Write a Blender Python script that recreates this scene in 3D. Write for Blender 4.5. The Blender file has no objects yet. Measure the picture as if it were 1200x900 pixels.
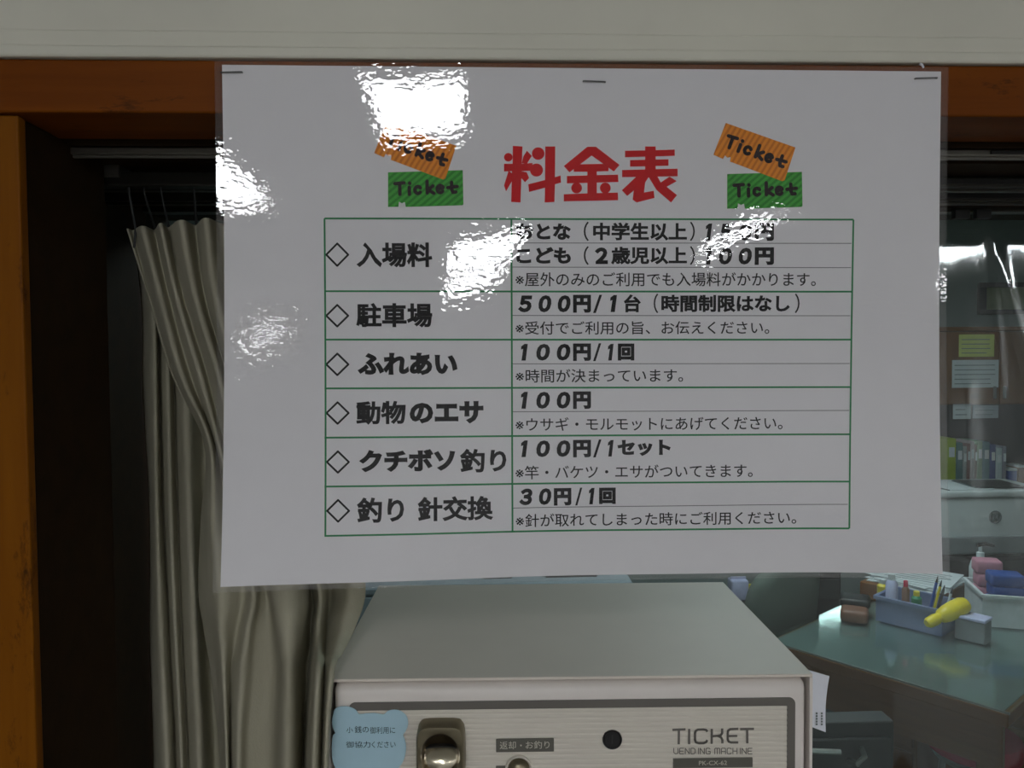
import bpy, bmesh, math, random
import numpy as np
from mathutils import Vector, Matrix

random.seed(7)
C = bpy.context.scene.collection
sc = bpy.context.scene
R = math.radians

# ------------------------------------------------------------------ camera
EYE = 1.60
FPX = 906.0
YAW, PITCH, ROLL = R(2.2), R(-1.95), R(.43)
cam_pos = np.array([0, 0, EYE])
vF = np.array([math.sin(YAW) * math.cos(PITCH), math.cos(YAW) * math.cos(PITCH), math.sin(PITCH)])
r0 = np.array([math.cos(YAW), -math.sin(YAW), 0.0])
u0 = np.cross(r0, vF)
vR = r0 * math.cos(ROLL) - u0 * math.sin(ROLL)
vU = u0 * math.cos(ROLL) + r0 * math.sin(ROLL)
cam_data = bpy.data.cameras.new('camera')
cam = bpy.data.objects.new('camera', cam_data)
C.objects.link(cam)
cam_data.sensor_width = 36
cam_data.lens = FPX / 1200 * 36
cam_data.clip_start = .01
cam.matrix_world = Matrix(((vR[0], vU[0], -vF[0], 0), (vR[1], vU[1], -vF[1], 0), (vR[2], vU[2], -vF[2], EYE), (0, 0, 0, 1)))
sc.camera = cam

# ------------------------------------------------------------------ light and exposure
sc.view_settings.view_transform = 'Standard'
sc.view_settings.look = 'None'
sc.view_settings.gamma = 1
sc.view_settings.use_curve_mapping = False
sc.view_settings.exposure = -0.38
LAMP = 38.0          # radiance of the hall's ceiling lights
OFFICE_FILL = 30.0  # radiance of the unseen light added to brighten the office
GLINT_PANE = 9.0  # strength of the pane added to throw a glint on the desk glass
CEIL = 2.6
HALL_LIGHTS = [(-.25, -2.05, .36, .62), (-1.22, -2.85, .2, .8), (-2.0, -7.0, .10, .9), (.1, -5.2, .5, 1.25), (.1, -6.7, .5, 1.25),
               (1.95, -5.1, .2, 1.8), (4.50, -5.75, .95, 1.1), (5.75, -5.75, .95, 1.1)]
w = bpy.data.worlds.new('world')
sc.world = w
w.use_nodes = True
w.node_tree.nodes['Background'].inputs[0].default_value = (.6, .7, .8, 1)
w.node_tree.nodes['Background'].inputs[1].default_value = .05


# ------------------------------------------------------------------ helpers: rays from the measured camera
def ray(px, py):
    return vF + (px - 600) / FPX * vR - (py - 450) / FPX * vU


def P(px, py, Y):
    d = ray(px, py)
    return cam_pos + d * (Y / d[1])


def PZ(px, py, z):
    d = ray(px, py)
    return cam_pos + d * ((z - EYE) / d[2])


def proj(p):
    q = np.asarray(p) - cam_pos
    z = q @ vF
    return np.array([600 + FPX * (q @ vR) / z, 450 - FPX * (q @ vU) / z])


# ------------------------------------------------------------------ helpers: materials
def hexc(r, g, b):
    f = lambda c: ((c / 255 + .055) / 1.055) ** 2.4 if c > 10 else c / 255 / 12.92
    return (f(r), f(g), f(b), 1)


class NT:
    def __init__(s, name):
        s.m = bpy.data.materials.new(name)
        s.m.use_nodes = True
        s.t = s.m.node_tree
        s.b = s.t.nodes['Principled BSDF']
        s.out = s.t.nodes['Material Output']

    def n(s, typ, **kw):
        o = s.t.nodes.new(typ)
        for k, v in kw.items():
            setattr(o, k, v)
        return o

    def l(s, a, b):
        s.t.links.new(a, b)

    def coord(s, scale=(1, 1, 1), rot=(0, 0, 0)):
        tc = s.n('ShaderNodeTexCoord')
        mp = s.n('ShaderNodeMapping')
        mp.inputs['Scale'].default_value = scale
        mp.inputs['Rotation'].default_value = rot
        s.l(tc.outputs['Object'], mp.inputs[0])
        return mp.outputs[0]

    def noise(s, vec, scale, detail=4, rough=.55):
        n = s.n('ShaderNodeTexNoise')
        n.inputs['Scale'].default_value = scale
        n.inputs['Detail'].default_value = detail
        n.inputs['Roughness'].default_value = rough
        s.l(vec, n.inputs['Vector'])
        return n.outputs['Fac']

    def ramp(s, fac, stops):
        r = s.n('ShaderNodeValToRGB')
        e = r.color_ramp.elements
        while len(e) < len(stops):
            e.new(.5)
        for i, (p, c) in enumerate(stops):
            e[i].position = p
            e[i].color = c
        s.l(fac, r.inputs[0])
        return r.outputs[0]

    def bump(s, h, strength, dist=.001):
        b = s.n('ShaderNodeBump')
        b.inputs['Strength'].default_value = strength
        b.inputs['Distance'].default_value = dist
        s.l(h, b.inputs['Height'])
        return b.outputs[0]


def plain(name, col, rough=.6, metal=0, var=.08, scale=30, bump=0, spec=.5):
    t = NT(name)
    v = t.coord()
    f = t.noise(v, scale)
    lo = tuple(c * (1 - var) for c in col[:3]) + (1,)
    hi = tuple(min(1, c * (1 + var)) for c in col[:3]) + (1,)
    t.l(t.ramp(f, [(.3, lo), (.7, hi)]), t.b.inputs['Base Color'])
    t.b.inputs['Roughness'].default_value = rough
    t.b.inputs['Metallic'].default_value = metal
    t.b.inputs['Specular IOR Level'].default_value = spec
    if bump:
        t.l(t.bump(f, bump), t.b.inputs['Normal'])
    return t.m


def wood(name, a, b, stain=None, axis=0, rough=.45):
    t = NT(name)
    t.b.inputs['Specular IOR Level'].default_value = .08
    s = [60, 60, 60]
    s[axis] = 4
    v = t.coord(tuple(s))
    f = t.noise(v, 1.0, 6, .6)
    col = t.ramp(f, [(.3, a), (.7, b)])
    if stain:
        st = list((26, 26, 26))
        st[axis] = 9
        v2 = t.coord(tuple(st))
        f2 = t.noise(v2, 1.3, 8, .75)
        k = t.ramp(f2, [(.57, (0, 0, 0, 1)), (.68, (1, 1, 1, 1))])
        mx = t.n('ShaderNodeMixRGB')
        t.l(k, mx.inputs[0])
        t.l(col, mx.inputs[1])
        mx.inputs[2].default_value = stain
        col = mx.outputs[0]
    t.l(col, t.b.inputs['Base Color'])
    t.b.inputs['Roughness'].default_value = rough
    t.l(t.bump(f, .15), t.b.inputs['Normal'])
    return t.m


def clear_film(name, tint, haze, rough, bumps, ior=1.5, haze_col=(.8, .8, .8, 1)):
    """a clear plastic sheet: lets light straight through, mirrors by Fresnel, a trace of milky haze"""
    t = NT(name)
    t.t.nodes.remove(t.b)
    tr = t.n('ShaderNodeBsdfTransparent')
    tr.inputs[0].default_value = tint
    gl = t.n('ShaderNodeBsdfGlossy')
    gl.inputs['Roughness'].default_value = rough
    gl.inputs['Color'].default_value = (1, 1, 1, 1)
    df = t.n('ShaderNodeBsdfDiffuse')
    df.inputs[0].default_value = haze_col
    fr = t.n('ShaderNodeFresnel')
    ge = t.n('ShaderNodeNewGeometry')
    mr = t.n('ShaderNodeMapRange')               # the same air-to-plastic ratio on either face of the thin sheet
    mr.inputs['To Min'].default_value = ior
    mr.inputs['To Max'].default_value = 1 / ior
    t.l(ge.outputs['Backfacing'], mr.inputs['Value'])
    t.l(mr.outputs[0], fr.inputs['IOR'])
    nrm = None
    for vec_scale, scale, det, strength, dist in bumps:
        f = t.noise(t.coord(vec_scale), scale, det)
        bp = t.n('ShaderNodeBump')
        bp.inputs['Strength'].default_value = strength
        bp.inputs['Distance'].default_value = dist
        t.l(f, bp.inputs['Height'])
        if nrm:
            t.l(nrm, bp.inputs['Normal'])
        nrm = bp.outputs[0]
    if nrm:
        t.l(nrm, gl.inputs['Normal'])
    m1 = t.n('ShaderNodeMixShader')
    m1.inputs[0].default_value = haze
    t.l(tr.outputs[0], m1.inputs[1])
    t.l(df.outputs[0], m1.inputs[2])
    m2 = t.n('ShaderNodeMixShader')
    t.l(fr.outputs[0], m2.inputs[0])
    t.l(m1.outputs[0], m2.inputs[1])
    t.l(gl.outputs[0], m2.inputs[2])
    t.l(m2.outputs[0], t.out.inputs[0])
    return t.m


def emit(name, col, strength):
    t = NT(name)
    t.b.inputs['Base Color'].default_value = (.8, .8, .8, 1)
    t.b.inputs['Emission Color'].default_value = col
    t.b.inputs['Emission Strength'].default_value = strength
    return t.m


def stripes(name, a, b, scale, ang, rough=.7):
    t = NT(name)
    wv = t.n('ShaderNodeTexWave')
    wv.inputs['Scale'].default_value = scale
    wv.inputs['Distortion'].default_value = .6
    wv.inputs['Detail'].default_value = 1
    t.l(t.coord((1, 1, 1), (0, ang, 0)), wv.inputs['Vector'])
    t.l(t.ramp(wv.outputs['Fac'], [(.25, a), (.6, b)]), t.b.inputs['Base Color'])
    t.b.inputs['Roughness'].default_value = rough
    t.b.inputs['Specular IOR Level'].default_value = .2
    return t.m


M = {}
M['wall'] = plain('painted_wall', hexc(206, 205, 191), .7, var=.04, scale=6)
M['white_trim'] = plain('white_painted_trim', hexc(210, 208, 194), .5, var=.05, scale=9)
M['hall_wall'] = plain('hall_wall', hexc(200, 200, 199), .8, var=.04, scale=3)
M['ceiling'] = plain('ceiling_board', hexc(215, 215, 210), .9, var=.04, scale=20)
M['floor'] = plain('floor_tile', hexc(118, 116, 113), .5, var=.1, scale=8)
M['office_wall'] = plain('office_wall', hexc(150, 160, 158), .8, var=.05, scale=5)
M['lintel'] = wood('lintel_wood', hexc(102, 50, 5), hexc(121, 63, 8), hexc(40, 22, 10), 0)
M['post'] = wood('post_wood', hexc(108, 60, 5), hexc(126, 75, 9), hexc(60, 33, 10), 2)
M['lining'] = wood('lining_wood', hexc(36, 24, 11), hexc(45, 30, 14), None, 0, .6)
M['rail_dark'] = plain('dark_anodised_rail', hexc(58, 56, 50), .4, .6, spec=.5)
M['rail'] = plain('aluminium_rail', hexc(120, 118, 110), .4, .7)
M['paper'] = plain('white_paper', hexc(226, 225, 228), .8, var=.01, scale=90, spec=.1)
M['ink'] = plain('black_ink', hexc(12, 12, 14), .7, var=.02, spec=.1)
M['ink_thin'] = plain('black_ink_thin', hexc(16, 16, 18), .7, var=.02, spec=.1)
M['red_ink'] = plain('red_ink', hexc(206, 10, 22), .7, var=.03, spec=.1)
M['green_ink'] = plain('green_ink', hexc(38, 130, 80), .7, var=.03, spec=.1)
M['grey_ink'] = plain('grey_ink', hexc(120, 120, 122), .7, var=.03, spec=.1)
M['orange_ticket'] = stripes('orange_stripes', hexc(208, 120, 22), hexc(234, 146, 34), 105, R(-32))
M['green_ticket'] = stripes('green_stripes', hexc(42, 134, 42), hexc(64, 166, 57), 105, R(-50))
M['ticket_ink'] = plain('dark_lettering_ink', hexc(38, 24, 30), .7, var=.03, spec=.1)
M['film'] = clear_film('laminate_film', (.985, .985, .985, 1), .025, .022,
                       [((1, 1, 1), 36, 1, .12, .0006), ((1.0, 1, 1.4), 230, 1, .070, .0006)], haze_col=(.75, .72, .75, 1))
M['vinyl'] = clear_film('clear_vinyl', (.85, .92, .92, 1), .014, .045,
                        [((1, 1, .35), 14, 2, .12, .003), ((1, 1, .2), 60, 3, .12, .001)], haze_col=(.6, .72, .72, 1))
M['staple'] = plain('staple_steel', hexc(120, 120, 120), .35, .9)
M['machine'] = plain('beige_painted_steel', hexc(226, 219, 213), .42, var=.02, scale=40)
M['machine_top'] = plain('beige_painted_top', hexc(222, 213, 202), .5, var=.03, scale=12, spec=.2)
M['machine_face'] = plain('beige_ribbed_plastic', hexc(218, 212, 200), .5, var=.02, scale=40)
M['machine_grey'] = plain('grey_print', hexc(104, 100, 94), .55, var=.03)
M['label_grey'] = plain('grey_label_plate', hexc(92, 90, 82), .5, var=.03)
M['label_text'] = plain('pale_lettering', hexc(196, 192, 178), .6, var=.02)
M['nickel'] = plain('dark_nickel', hexc(132, 124, 102), .36, .8, var=.06)
M['chrome'] = plain('worn_chrome', hexc(214, 206, 184), .22, 1.0, var=.05)
M['bowl'] = plain('dark_bronze_bowl', hexc(84, 72, 54), .3, .8, var=.06)
M['black'] = plain('black_plastic', hexc(18, 18, 18), .5, var=.05)
M['note'] = plain('blue_memo_paper', hexc(174, 206, 220), .8, var=.03, spec=.1)
M['pen'] = plain('pen_ink', hexc(30, 40, 48), .7, var=.02, spec=.1)
M['slip'] = plain('white_slip_paper', hexc(225, 228, 236), .8, var=.02, spec=.1)


def cloth_mat():
    t = NT('linen_curtain')
    v = t.coord((1, 1, .6))
    f = t.noise(v, 900, 3)
    g = t.noise(t.coord((1, 1, .25)), 40, 4)
    t.l(t.ramp(g, [(.3, hexc(163, 159, 140)), (.7, hexc(176, 172, 153))]), t.b.inputs['Base Color'])
    t.b.inputs['Roughness'].default_value = .95
    t.b.inputs['Specular IOR Level'].default_value = .1
    t.l(t.bump(f, .5, .0006), t.b.inputs['Normal'])
    return t.m


M['cloth'] = cloth_mat()
M['desk_wood'] = wood('brown_desk_wood', hexc(104, 66, 32), hexc(122, 80, 42), None, 0, .4)
M['desk_mat'] = plain('grey_green_desk_mat', hexc(116, 121, 122), .8, var=.08, scale=14)
M['desk_glass'] = clear_film('desk_glass', (.86, .95, .93, 1), .0, .09, [((1, 1, 1), 9, 2, .15, .003)], 1.6)
M['case_wood'] = wood('bookcase_wood', hexc(98, 62, 24), hexc(116, 76, 32), None, 2, .5)
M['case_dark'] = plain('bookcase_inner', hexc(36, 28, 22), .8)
M['yellow_paper'] = plain('yellow_paper', hexc(196, 204, 110), .8)
M['white_paper'] = plain('white_notice_paper', hexc(200, 208, 212), .8, var=.04)
M['print'] = plain('notice_print', hexc(110, 120, 120), .8)
M['printer'] = plain('off_white_plastic', hexc(196, 204, 206), .5, var=.03)
M['printer_grey'] = plain('printer_grey', hexc(120, 128, 132), .5)
M['dark_grey'] = plain('dark_grey_plastic', hexc(44, 46, 46), .5)
M['chair_fabric'] = plain('grey_green_fabric', hexc(88, 100, 92), .95, var=.1, scale=200, bump=.3)
M['brown'] = plain('brown_leather', hexc(120, 84, 66), .5, var=.1)
M['basket'] = plain('blue_grey_plastic', hexc(112, 126, 160), .4)
M['yellow'] = plain('yellow_plastic', hexc(226, 206, 40), .4)
M['white_pl'] = plain('white_plastic', hexc(206, 214, 218), .4)
M['lavender'] = plain('lavender_plastic', hexc(186, 190, 222), .4)
M['blue'] = plain('blue_cloth', hexc(28, 72, 150), .7)
M['pink'] = plain('pink_cloth', hexc(190, 130, 150), .7)
M['green'] = plain('green_plastic', hexc(30, 128, 84), .5)
M['red'] = plain('red_cushion', hexc(176, 30, 62), .8)
M['cabinet'] = plain('grey_cabinet', hexc(150, 160, 168), .5)
M['steel'] = plain('brushed_steel', hexc(150, 152, 148), .3, .9)
M['lamp_frame'] = plain('lamp_frame', hexc(220, 220, 220), .5)
M['lamp'] = emit('lamp_diffuser', (.955, .975, 1.0, 1), LAMP)
M['office_fill'] = emit('office_fill_diffuser', (.96, 1.0, 1.0, 1), OFFICE_FILL)
M['pane'] = emit('added_glint_pane', (.80, 1.0, .98, 1), GLINT_PANE)


# ------------------------------------------------------------------ helpers: objects
def wmat(o):
    m = o.matrix_basis.copy()
    return wmat(o.parent) @ m if o.parent else m


def link(name, bm, mat, parent=None, smooth=False):
    """bm is in world coordinates; the object sits at its parent's origin (or at the mesh's base centre)"""
    me = bpy.data.meshes.new(name)
    o = bpy.data.objects.new(name, me)
    C.objects.link(o)
    if parent:
        o.parent = parent
        bm.transform(wmat(parent).inverted())
    else:
        vs = [v.co for v in bm.verts]
        c = Vector(((min(v.x for v in vs) + max(v.x for v in vs)) / 2, (min(v.y for v in vs) + max(v.y for v in vs)) / 2, min(v.z for v in vs)))
        o.location = c
        bm.transform(Matrix.Translation(-c))
    bmesh.ops.recalc_face_normals(bm, faces=bm.faces)
    bm.to_mesh(me)
    bm.free()
    me.materials.append(mat)
    if smooth:
        for p in me.polygons:
            p.use_smooth = True
        if smooth != 'all':
            me.set_sharp_from_angle(angle=R(38))
    return o


def raw(name, verts, faces, mat, parent=None, smooth=False):
    me = bpy.data.meshes.new(name)
    o = bpy.data.objects.new(name, me)
    C.objects.link(o)
    verts = np.asarray(verts, float)
    if parent:
        o.parent = parent
        mi = np.array(wmat(parent).inverted())
        verts = verts @ mi[:3, :3].T + mi[:3, 3]
    else:
        c = np.array([(verts[:, 0].min() + verts[:, 0].max()) / 2, (verts[:, 1].min() + verts[:, 1].max()) / 2, verts[:, 2].min()])
        verts = verts - c
        o.location = c
    me.from_pydata([tuple(v) for v in verts], [], faces)
    me.materials.append(mat)
    if smooth:
        for p in me.polygons:
            p.use_smooth = True
    me.update()
    return o


def tag(o, label=None, cat=None, group=None, kind=None):
    if label:
        o['label'] = label
    if cat:
        o['category'] = cat
    if group:
        o['group'] = group
    if kind:
        o['kind'] = kind
    return o


def thing(name, label, cat, loc, rz=0, group=None):
    o = bpy.data.objects.new(name, None)
    o.empty_display_size = .05
    C.objects.link(o)
    o.location = loc
    o.rotation_euler = (0, 0, rz)
    return tag(o, label, cat, group)


def struct(name, bm, mat, **k):
    return tag(link(name, bm, mat, **k), kind='structure')


def add_box(bm, lo, hi, bevel=0, frame=None, seg=2):
    t = bmesh.new()
    bmesh.ops.create_cube(t, size=1)
    lo, hi = Vector(lo), Vector(hi)
    t.transform(Matrix.Translation((lo + hi) / 2) @ Matrix.Diagonal((*(hi - lo), 1)))
    if bevel:
        bmesh.ops.bevel(t, geom=list(t.edges), offset=bevel, segments=seg, affect='EDGES', profile=.5)
    if frame:
        t.transform(frame)
    me = bpy.data.meshes.new('tmp')
    t.to_mesh(me)
    t.free()
    bm.from_mesh(me)
    bpy.data.meshes.remove(me)
    return bm


def box(lo, hi, bevel=0, frame=None, seg=2):
    return add_box(bmesh.new(), lo, hi, bevel, frame, seg)


def add_lathe(bm, prof, frame=None, n=24, cap=True):
    """prof: list of (radius, height) along local z"""
    rings = []
    fr = frame or Matrix()
    for r_, h in prof:
        rings.append([bm.verts.new(fr @ Vector((r_ * math.cos(2 * math.pi * k / n), r_ * math.sin(2 * math.pi * k / n), h))) for k in range(n)])
    for a, b in zip(rings, rings[1:]):
        for k in range(n):
            bm.faces.new((a[k], a[(k + 1) % n], b[(k + 1) % n], b[k]))
    if cap:
        bm.faces.new(rings[0][::-1])
        bm.faces.new(rings[-1])
    return bm


def add_prism(bm, outline, y0, y1, frame=None):
    """outline: (x, z) points extruded along local y"""
    fr = frame or Matrix()
    a = [bm.verts.new(fr @ Vector((x, y0, z))) for x, z in outline]
    b = [bm.verts.new(fr @ Vector((x, y1, z))) for x, z in outline]
    n = len(a)
    for k in range(n):
        bm.faces.new((a[k], a[(k + 1) % n], b[(k + 1) % n], b[k]))
    bm.faces.new(a[::-1])
    bm.faces.new(b)
    return bm


def add_tube(bm, pts, rad, n=8):
    pts = [Vector(p) for p in pts]
    rings = []
    for i, p in enumerate(pts):
        t = (pts[min(i + 1, len(pts) - 1)] - pts[max(i - 1, 0)]).normalized()
        a = t.cross(Vector((0, 0, 1)) if abs(t.z) < .9 else Vector((1, 0, 0))).normalized()
        b = t.cross(a)
        r_ = rad[i] if isinstance(rad, (list, tuple)) else rad
        rings.append([bm.verts.new(p + (a * math.cos(2 * math.pi * k / n) + b * math.sin(2 * math.pi * k / n)) * r_) for k in range(n)])
    for a, b in zip(rings, rings[1:]):
        for k in range(n):
            bm.faces.new((a[k], a[(k + 1) % n], b[(k + 1) % n], b[k]))
    bm.faces.new(rings[0][::-1])
    bm.faces.new(rings[-1])
    return bm


def catmull(pts, n):
    """resample rows of points (k, d) to n samples, uniform in index"""
    pts = np.asarray(pts, float)
    k = len(pts)
    t = np.linspace(0, k - 1, n)
    i = np.clip(t.astype(int), 0, k - 2)
    f = (t - i)[(...,) + (None,) * (pts.ndim - 1)]
    g = lambda j: pts[np.clip(j, 0, k - 1)]
    p0, p1, p2, p3 = g(i - 1), g(i), g(i + 1), g(i + 2)
    return .5 * (2 * p1 + (p2 - p0) * f + (2 * p0 - 5 * p1 + 4 * p2 - p3) * f ** 2 + (3 * p1 - 3 * p2 + p3 - p0) * f ** 3)


def grid_faces(nr, nc, flip=False):
    fs = []
    for i in range(nr - 1):
        for j in range(nc - 1):
            q = (i * nc + j, i * nc + j + 1, (i + 1) * nc + j + 1, (i + 1) * nc + j)
            fs.append(q[::-1] if flip else q)
    return fs


# ------------------------------------------------------------------ surfaces that carry printing
class SignSurface:
    W, H = .42, .297
    x0, z0, r = -.14739, EYE + .16892, -.00424
    yt, yr, ybl, ybr = .4548, .4528, .4378, .4441

    def pos(s, u, v, off=0):
        u, v = np.asarray(u, float), np.asarray(v, float)
        c, n = math.cos(s.r), math.sin(s.r)
        x = s.x0 + u * s.W * c + v * s.H * n
        z = s.z0 + u * s.W * n - v * s.H * c
        d = (s.ybl - s.yt) * (1 - u) + (s.ybr - s.yr) * u
        uu = np.clip(u, 0, 1)
        d = d + .0105 * np.sin(math.pi * uu ** 1.25) ** .9
        vv = np.clip(v, 0, 1.05)
        y = s.yt + (s.yr - s.yt) * u + d * vv ** 2.4 + .0007 * np.sin(2 * math.pi * 2.6 * u + .6) * vv - off
        return np.stack([x, y, z], -1)

    def inv(s, px, py):
        q = np.array([.5, .5])
        for _ in range(9):
            p = proj(s.pos(*q))
            e = np.array([px, py]) - p
            J = np.stack([(proj(s.pos(q[0] + 1e-4, q[1])) - p) / 1e-4, (proj(s.pos(q[0], q[1] + 1e-4)) - p) / 1e-4], 1)
            q = q + np.linalg.solve(J, e)
        return q


class PlaneSurface:
    def __init__(s, o, ex, ez):
        s.o, s.ex, s.ez = (np.asarray(a, float) for a in (o, ex, ez))
        s.n = np.cross(s.ex, s.ez)          # towards the viewer when ex is right and ez is up -> cross gives -y

    def pos(s, u, v, off=0):
        u, v = np.asarray(u, float), np.asarray(v, float)
        return s.o + u[..., None] * s.ex - v[..., None] * s.ez + s.n * off

    def inv(s, px, py, off=0):
        d = ray(px, py)
        o = s.o + s.n * off
        t = ((o - cam_pos) @ s.n) / (d @ s.n)
        q = cam_pos + d * t - o
        return np.array([q @ s.ex, -(q @ s.ez)])


def glyphs(text, bold, shear=0, spacing=1.0):
    cu = bpy.data.curves.new('t', 'FONT')
    cu.body = text
    cu.resolution_u = 3
    cu.shear = shear
    cu.space_character = spacing
    if bold:
        cu.bevel_depth = bold
        cu.bevel_resolution = 0
    o = bpy.data.objects.new('t', cu)
    C.objects.link(o)
    dg = bpy.context.evaluated_depsgraph_get()
    dg.update()
    me = bpy.data.meshes.new_from_object(o.evaluated_get(dg))
    vs = np.array([v.co[:] for v in me.vertices])
    fs = [tuple(p.vertices) for p in me.polygons]
    fs = [f for f in fs if max(vs[i][2] for i in f) > -1e-7 and min(vs[i][2] for i in f) > -1e-5]
    used = sorted({i for f in fs for i in f})
    ix = {k: i for i, k in enumerate(used)}
    vs = vs[used]
    fs = [tuple(ix[i] for i in f) for f in fs]
    bpy.data.objects.remove(o)
    bpy.data.curves.remove(cu)
    bpy.data.meshes.remove(me)
    return vs, fs


# a heavy slanted numeral one without a foot
ONE = (np.array([(.06, 0, 0), (.68, 0, 0), (1, 1, 0), (.52, 1, 0), (.04, .85, 0), (0, .66, 0), (.33, .71, 0)]), [(0, 1, 2, 3, 6), (3, 4, 5, 6)])


def print_text(name, segs, surf, mat, parent, off, bold, shear=0):
    """segs: (text, x0, y0, x1, y1[, bold[, shear]]), the ink box of each piece as measured on the sheet"""
    V, Fc = [], []
    n = 0
    for s in segs:
        t, a0, b0, a1, b1 = s[:5]
        vs, fs = ONE if t == '１' else glyphs(t, s[5] if len(s) > 5 else bold, s[6] if len(s) > 6 else shear)
        lo, hi = vs.min(0), vs.max(0)
        q0 = surf.inv(a0, b0)
        q1 = surf.inv(a0, b1)
        q2 = surf.inv(a1, b0)
        u = q0[0] + (vs[:, 0] - lo[0]) / (hi[0] - lo[0]) * (q2[0] - q0[0])
        v = q1[1] + (vs[:, 1] - lo[1]) / (hi[1] - lo[1]) * (q0[1] - q1[1])
        V.append(surf.pos(u, v, off))
        Fc += [tuple(i + n for i in f) for f in fs]
        n += len(vs)
    return raw(name, np.concatenate(V), Fc, mat, parent)


def print_polys(name, polys, surf, mat, parent, off, tf=lambda p: p):
    V, Fc = [], []
    for pl in polys:
        uv = np.array([surf.inv(*tf(p)) for p in pl])
        Fc.append(tuple(range(len(V), len(V) + len(pl)))[::-1])
        V += list(surf.pos(uv[:, 0], uv[:, 1], off))
    return raw(name, V, Fc, mat, parent)


def circle(cx, cy, r_, n=22, ry=None):
    return [(cx + r_ * math.cos(2 * math.pi * k / n), cy + (ry or r_) * math.sin(2 * math.pi * k / n)) for k in range(n)]


def arc(cx, cy, rx, ry, a0, a1, n=14):
    return [(cx + rx * math.cos(R(a0 + (a1 - a0) * k / n)), cy + ry * math.sin(R(a0 + (a1 - a0) * k / n))) for k in range(n + 1)]


def strokes(lines, width, round_=True):
    """polylines -> quads with round or square ends"""
    out = []
    for ln in lines:
        for (xa, ya), (xb, yb) in zip(ln, ln[1:]):
            dx, dy = xb - xa, yb - ya
            L = math.hypot(dx, dy) or 1
            nx, ny = -dy / L * width / 2, dx / L * width / 2
            out.append([(xa + nx, ya + ny), (xb + nx, yb + ny), (xb - nx, yb - ny), (xa - nx, ya - ny)])
        for (x, y) in (ln if round_ else ln[1:-1]):
            out.append(circle(x, y, width / 2, 12))
    return out


# ================================================================== THE ROOM
YF = .459             # front face of the lintel
top_z = P(600, 134, YF)[2]
lint_top = P(600, 73, YF)[2]
JX = float(P(31, 450, .464)[0])          # the post's inner edge
OPX1 = 1.25                              # right end of the opening
DEEP = .80                               # back of the partition
HX0, HX1, HY0 = -4.2, 6.6, -9.5          # the hall behind the camera
OX0, OX1, OY1 = -3.0, 4.6, 4.7           # the office

struct('floor', box((HX0 - .1, HY0 - .1, -.1), (HX1 + .1, OY1 + .1, 0)), M['floor'])
struct('ceiling', box((HX0 - .1, HY0 - .1, CEIL), (HX1 + .1, OY1 + .1, CEIL + .1)), M['ceiling'])
struct('wall_hall_left', box((HX0 - .1, HY0, 0), (HX0, YF + .01, CEIL)), M['hall_wall'])
struct('wall_hall_right', box((HX1, HY0, 0), (HX1 + .1, YF + .01, CEIL)), M['hall_wall'])
struct('wall_hall_rear', box((HX0 - .1, HY0 - .1, 0), (HX1 + .1, HY0, CEIL)), M['hall_wall'])
struct('wall_office_left', box((OX0 - .1, DEEP, 0), (OX0, OY1, CEIL)), M['office_wall'])
struct('wall_office_right', box((OX1, DEEP, 0), (OX1 + .1, OY1, CEIL)), M['office_wall'])
# office rear wall with an unseen glowing pane added for the desk-glass glint
WX0, WX1, WZ0, WZ1 = 1.86, 2.30, 1.33, 1.52
b = bmesh.new()
add_box(b, (OX0 - .1, OY1, 0), (WX0, OY1 + .1, CEIL))
add_box(b, (WX1, OY1, 0), (OX1 + .1, OY1 + .1, CEIL))
add_box(b, (WX0, OY1, 0), (WX1, OY1 + .1, WZ0))
add_box(b, (WX0, OY1, WZ1), (WX1, OY1 + .1, CEIL))
struct('wall_office_rear', b, M['office_wall'])
win = bpy.data.objects.new('added_window', None)
C.objects.link(win)
win.location = ((WX0 + WX1) / 2, OY1, WZ0)
tag(win, kind='structure')
b = bmesh.new()
for lo, hi in (((WX0, WZ0), (WX1, WZ0 + .03)), ((WX0, WZ1 - .03), (WX1, WZ1)), ((WX0, WZ0), (WX0 + .03, WZ1)), ((WX1 - .03, WZ0), (WX1, WZ1))):
    add_box(b, (lo[0], OY1 - .02, lo[1]), (hi[0], OY1 + .05, hi[1]), .003)
link('added_window_frame', b, M['rail'], win)
link('pane', box((WX0 + .02, OY1 + .03, WZ0 + .02), (WX1 - .02, OY1 + .036, WZ1 - .02)), M['pane'], win)

# partition between hall and office
b = bmesh.new()
add_box(b, (HX0, YF + .012, 0), (JX - .14, DEEP, CEIL))
add_box(b, (OPX1 + .1, YF + .012, 0), (HX1, DEEP, CEIL))
add_box(b, (JX - .14, YF + .012, lint_top + .006), (OPX1 + .1, DEEP, CEIL))
add_box(b, (JX - .14, YF + .06, 0), (OPX1 + .1, DEEP, .88))
struct('wall_front', b, M['wall'])
# white moulding over the lintel: a lip, a flat band and a shallow step
zz = lambda y: float(P(100, y, YF)[2])
b = bmesh.new()
add_box(b, (HX0, YF - .003, lint_top + .0003), (HX1, YF + .012, zz(54.0)), .0015)
add_box(b, (HX0, YF + .001, zz(53.2)), (HX1, YF + .012, zz(33.5)), .001)
add_box(b, (HX0, YF + .004, zz(33)), (HX1, YF + .012, zz(-60)), .001)
struct('trim_5', b, M['white_trim'])
struct('trim_1', box((JX - .42, YF, top_z), (OPX1 + .2, YF + .055, lint_top), .0012), M['lintel'])
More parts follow.
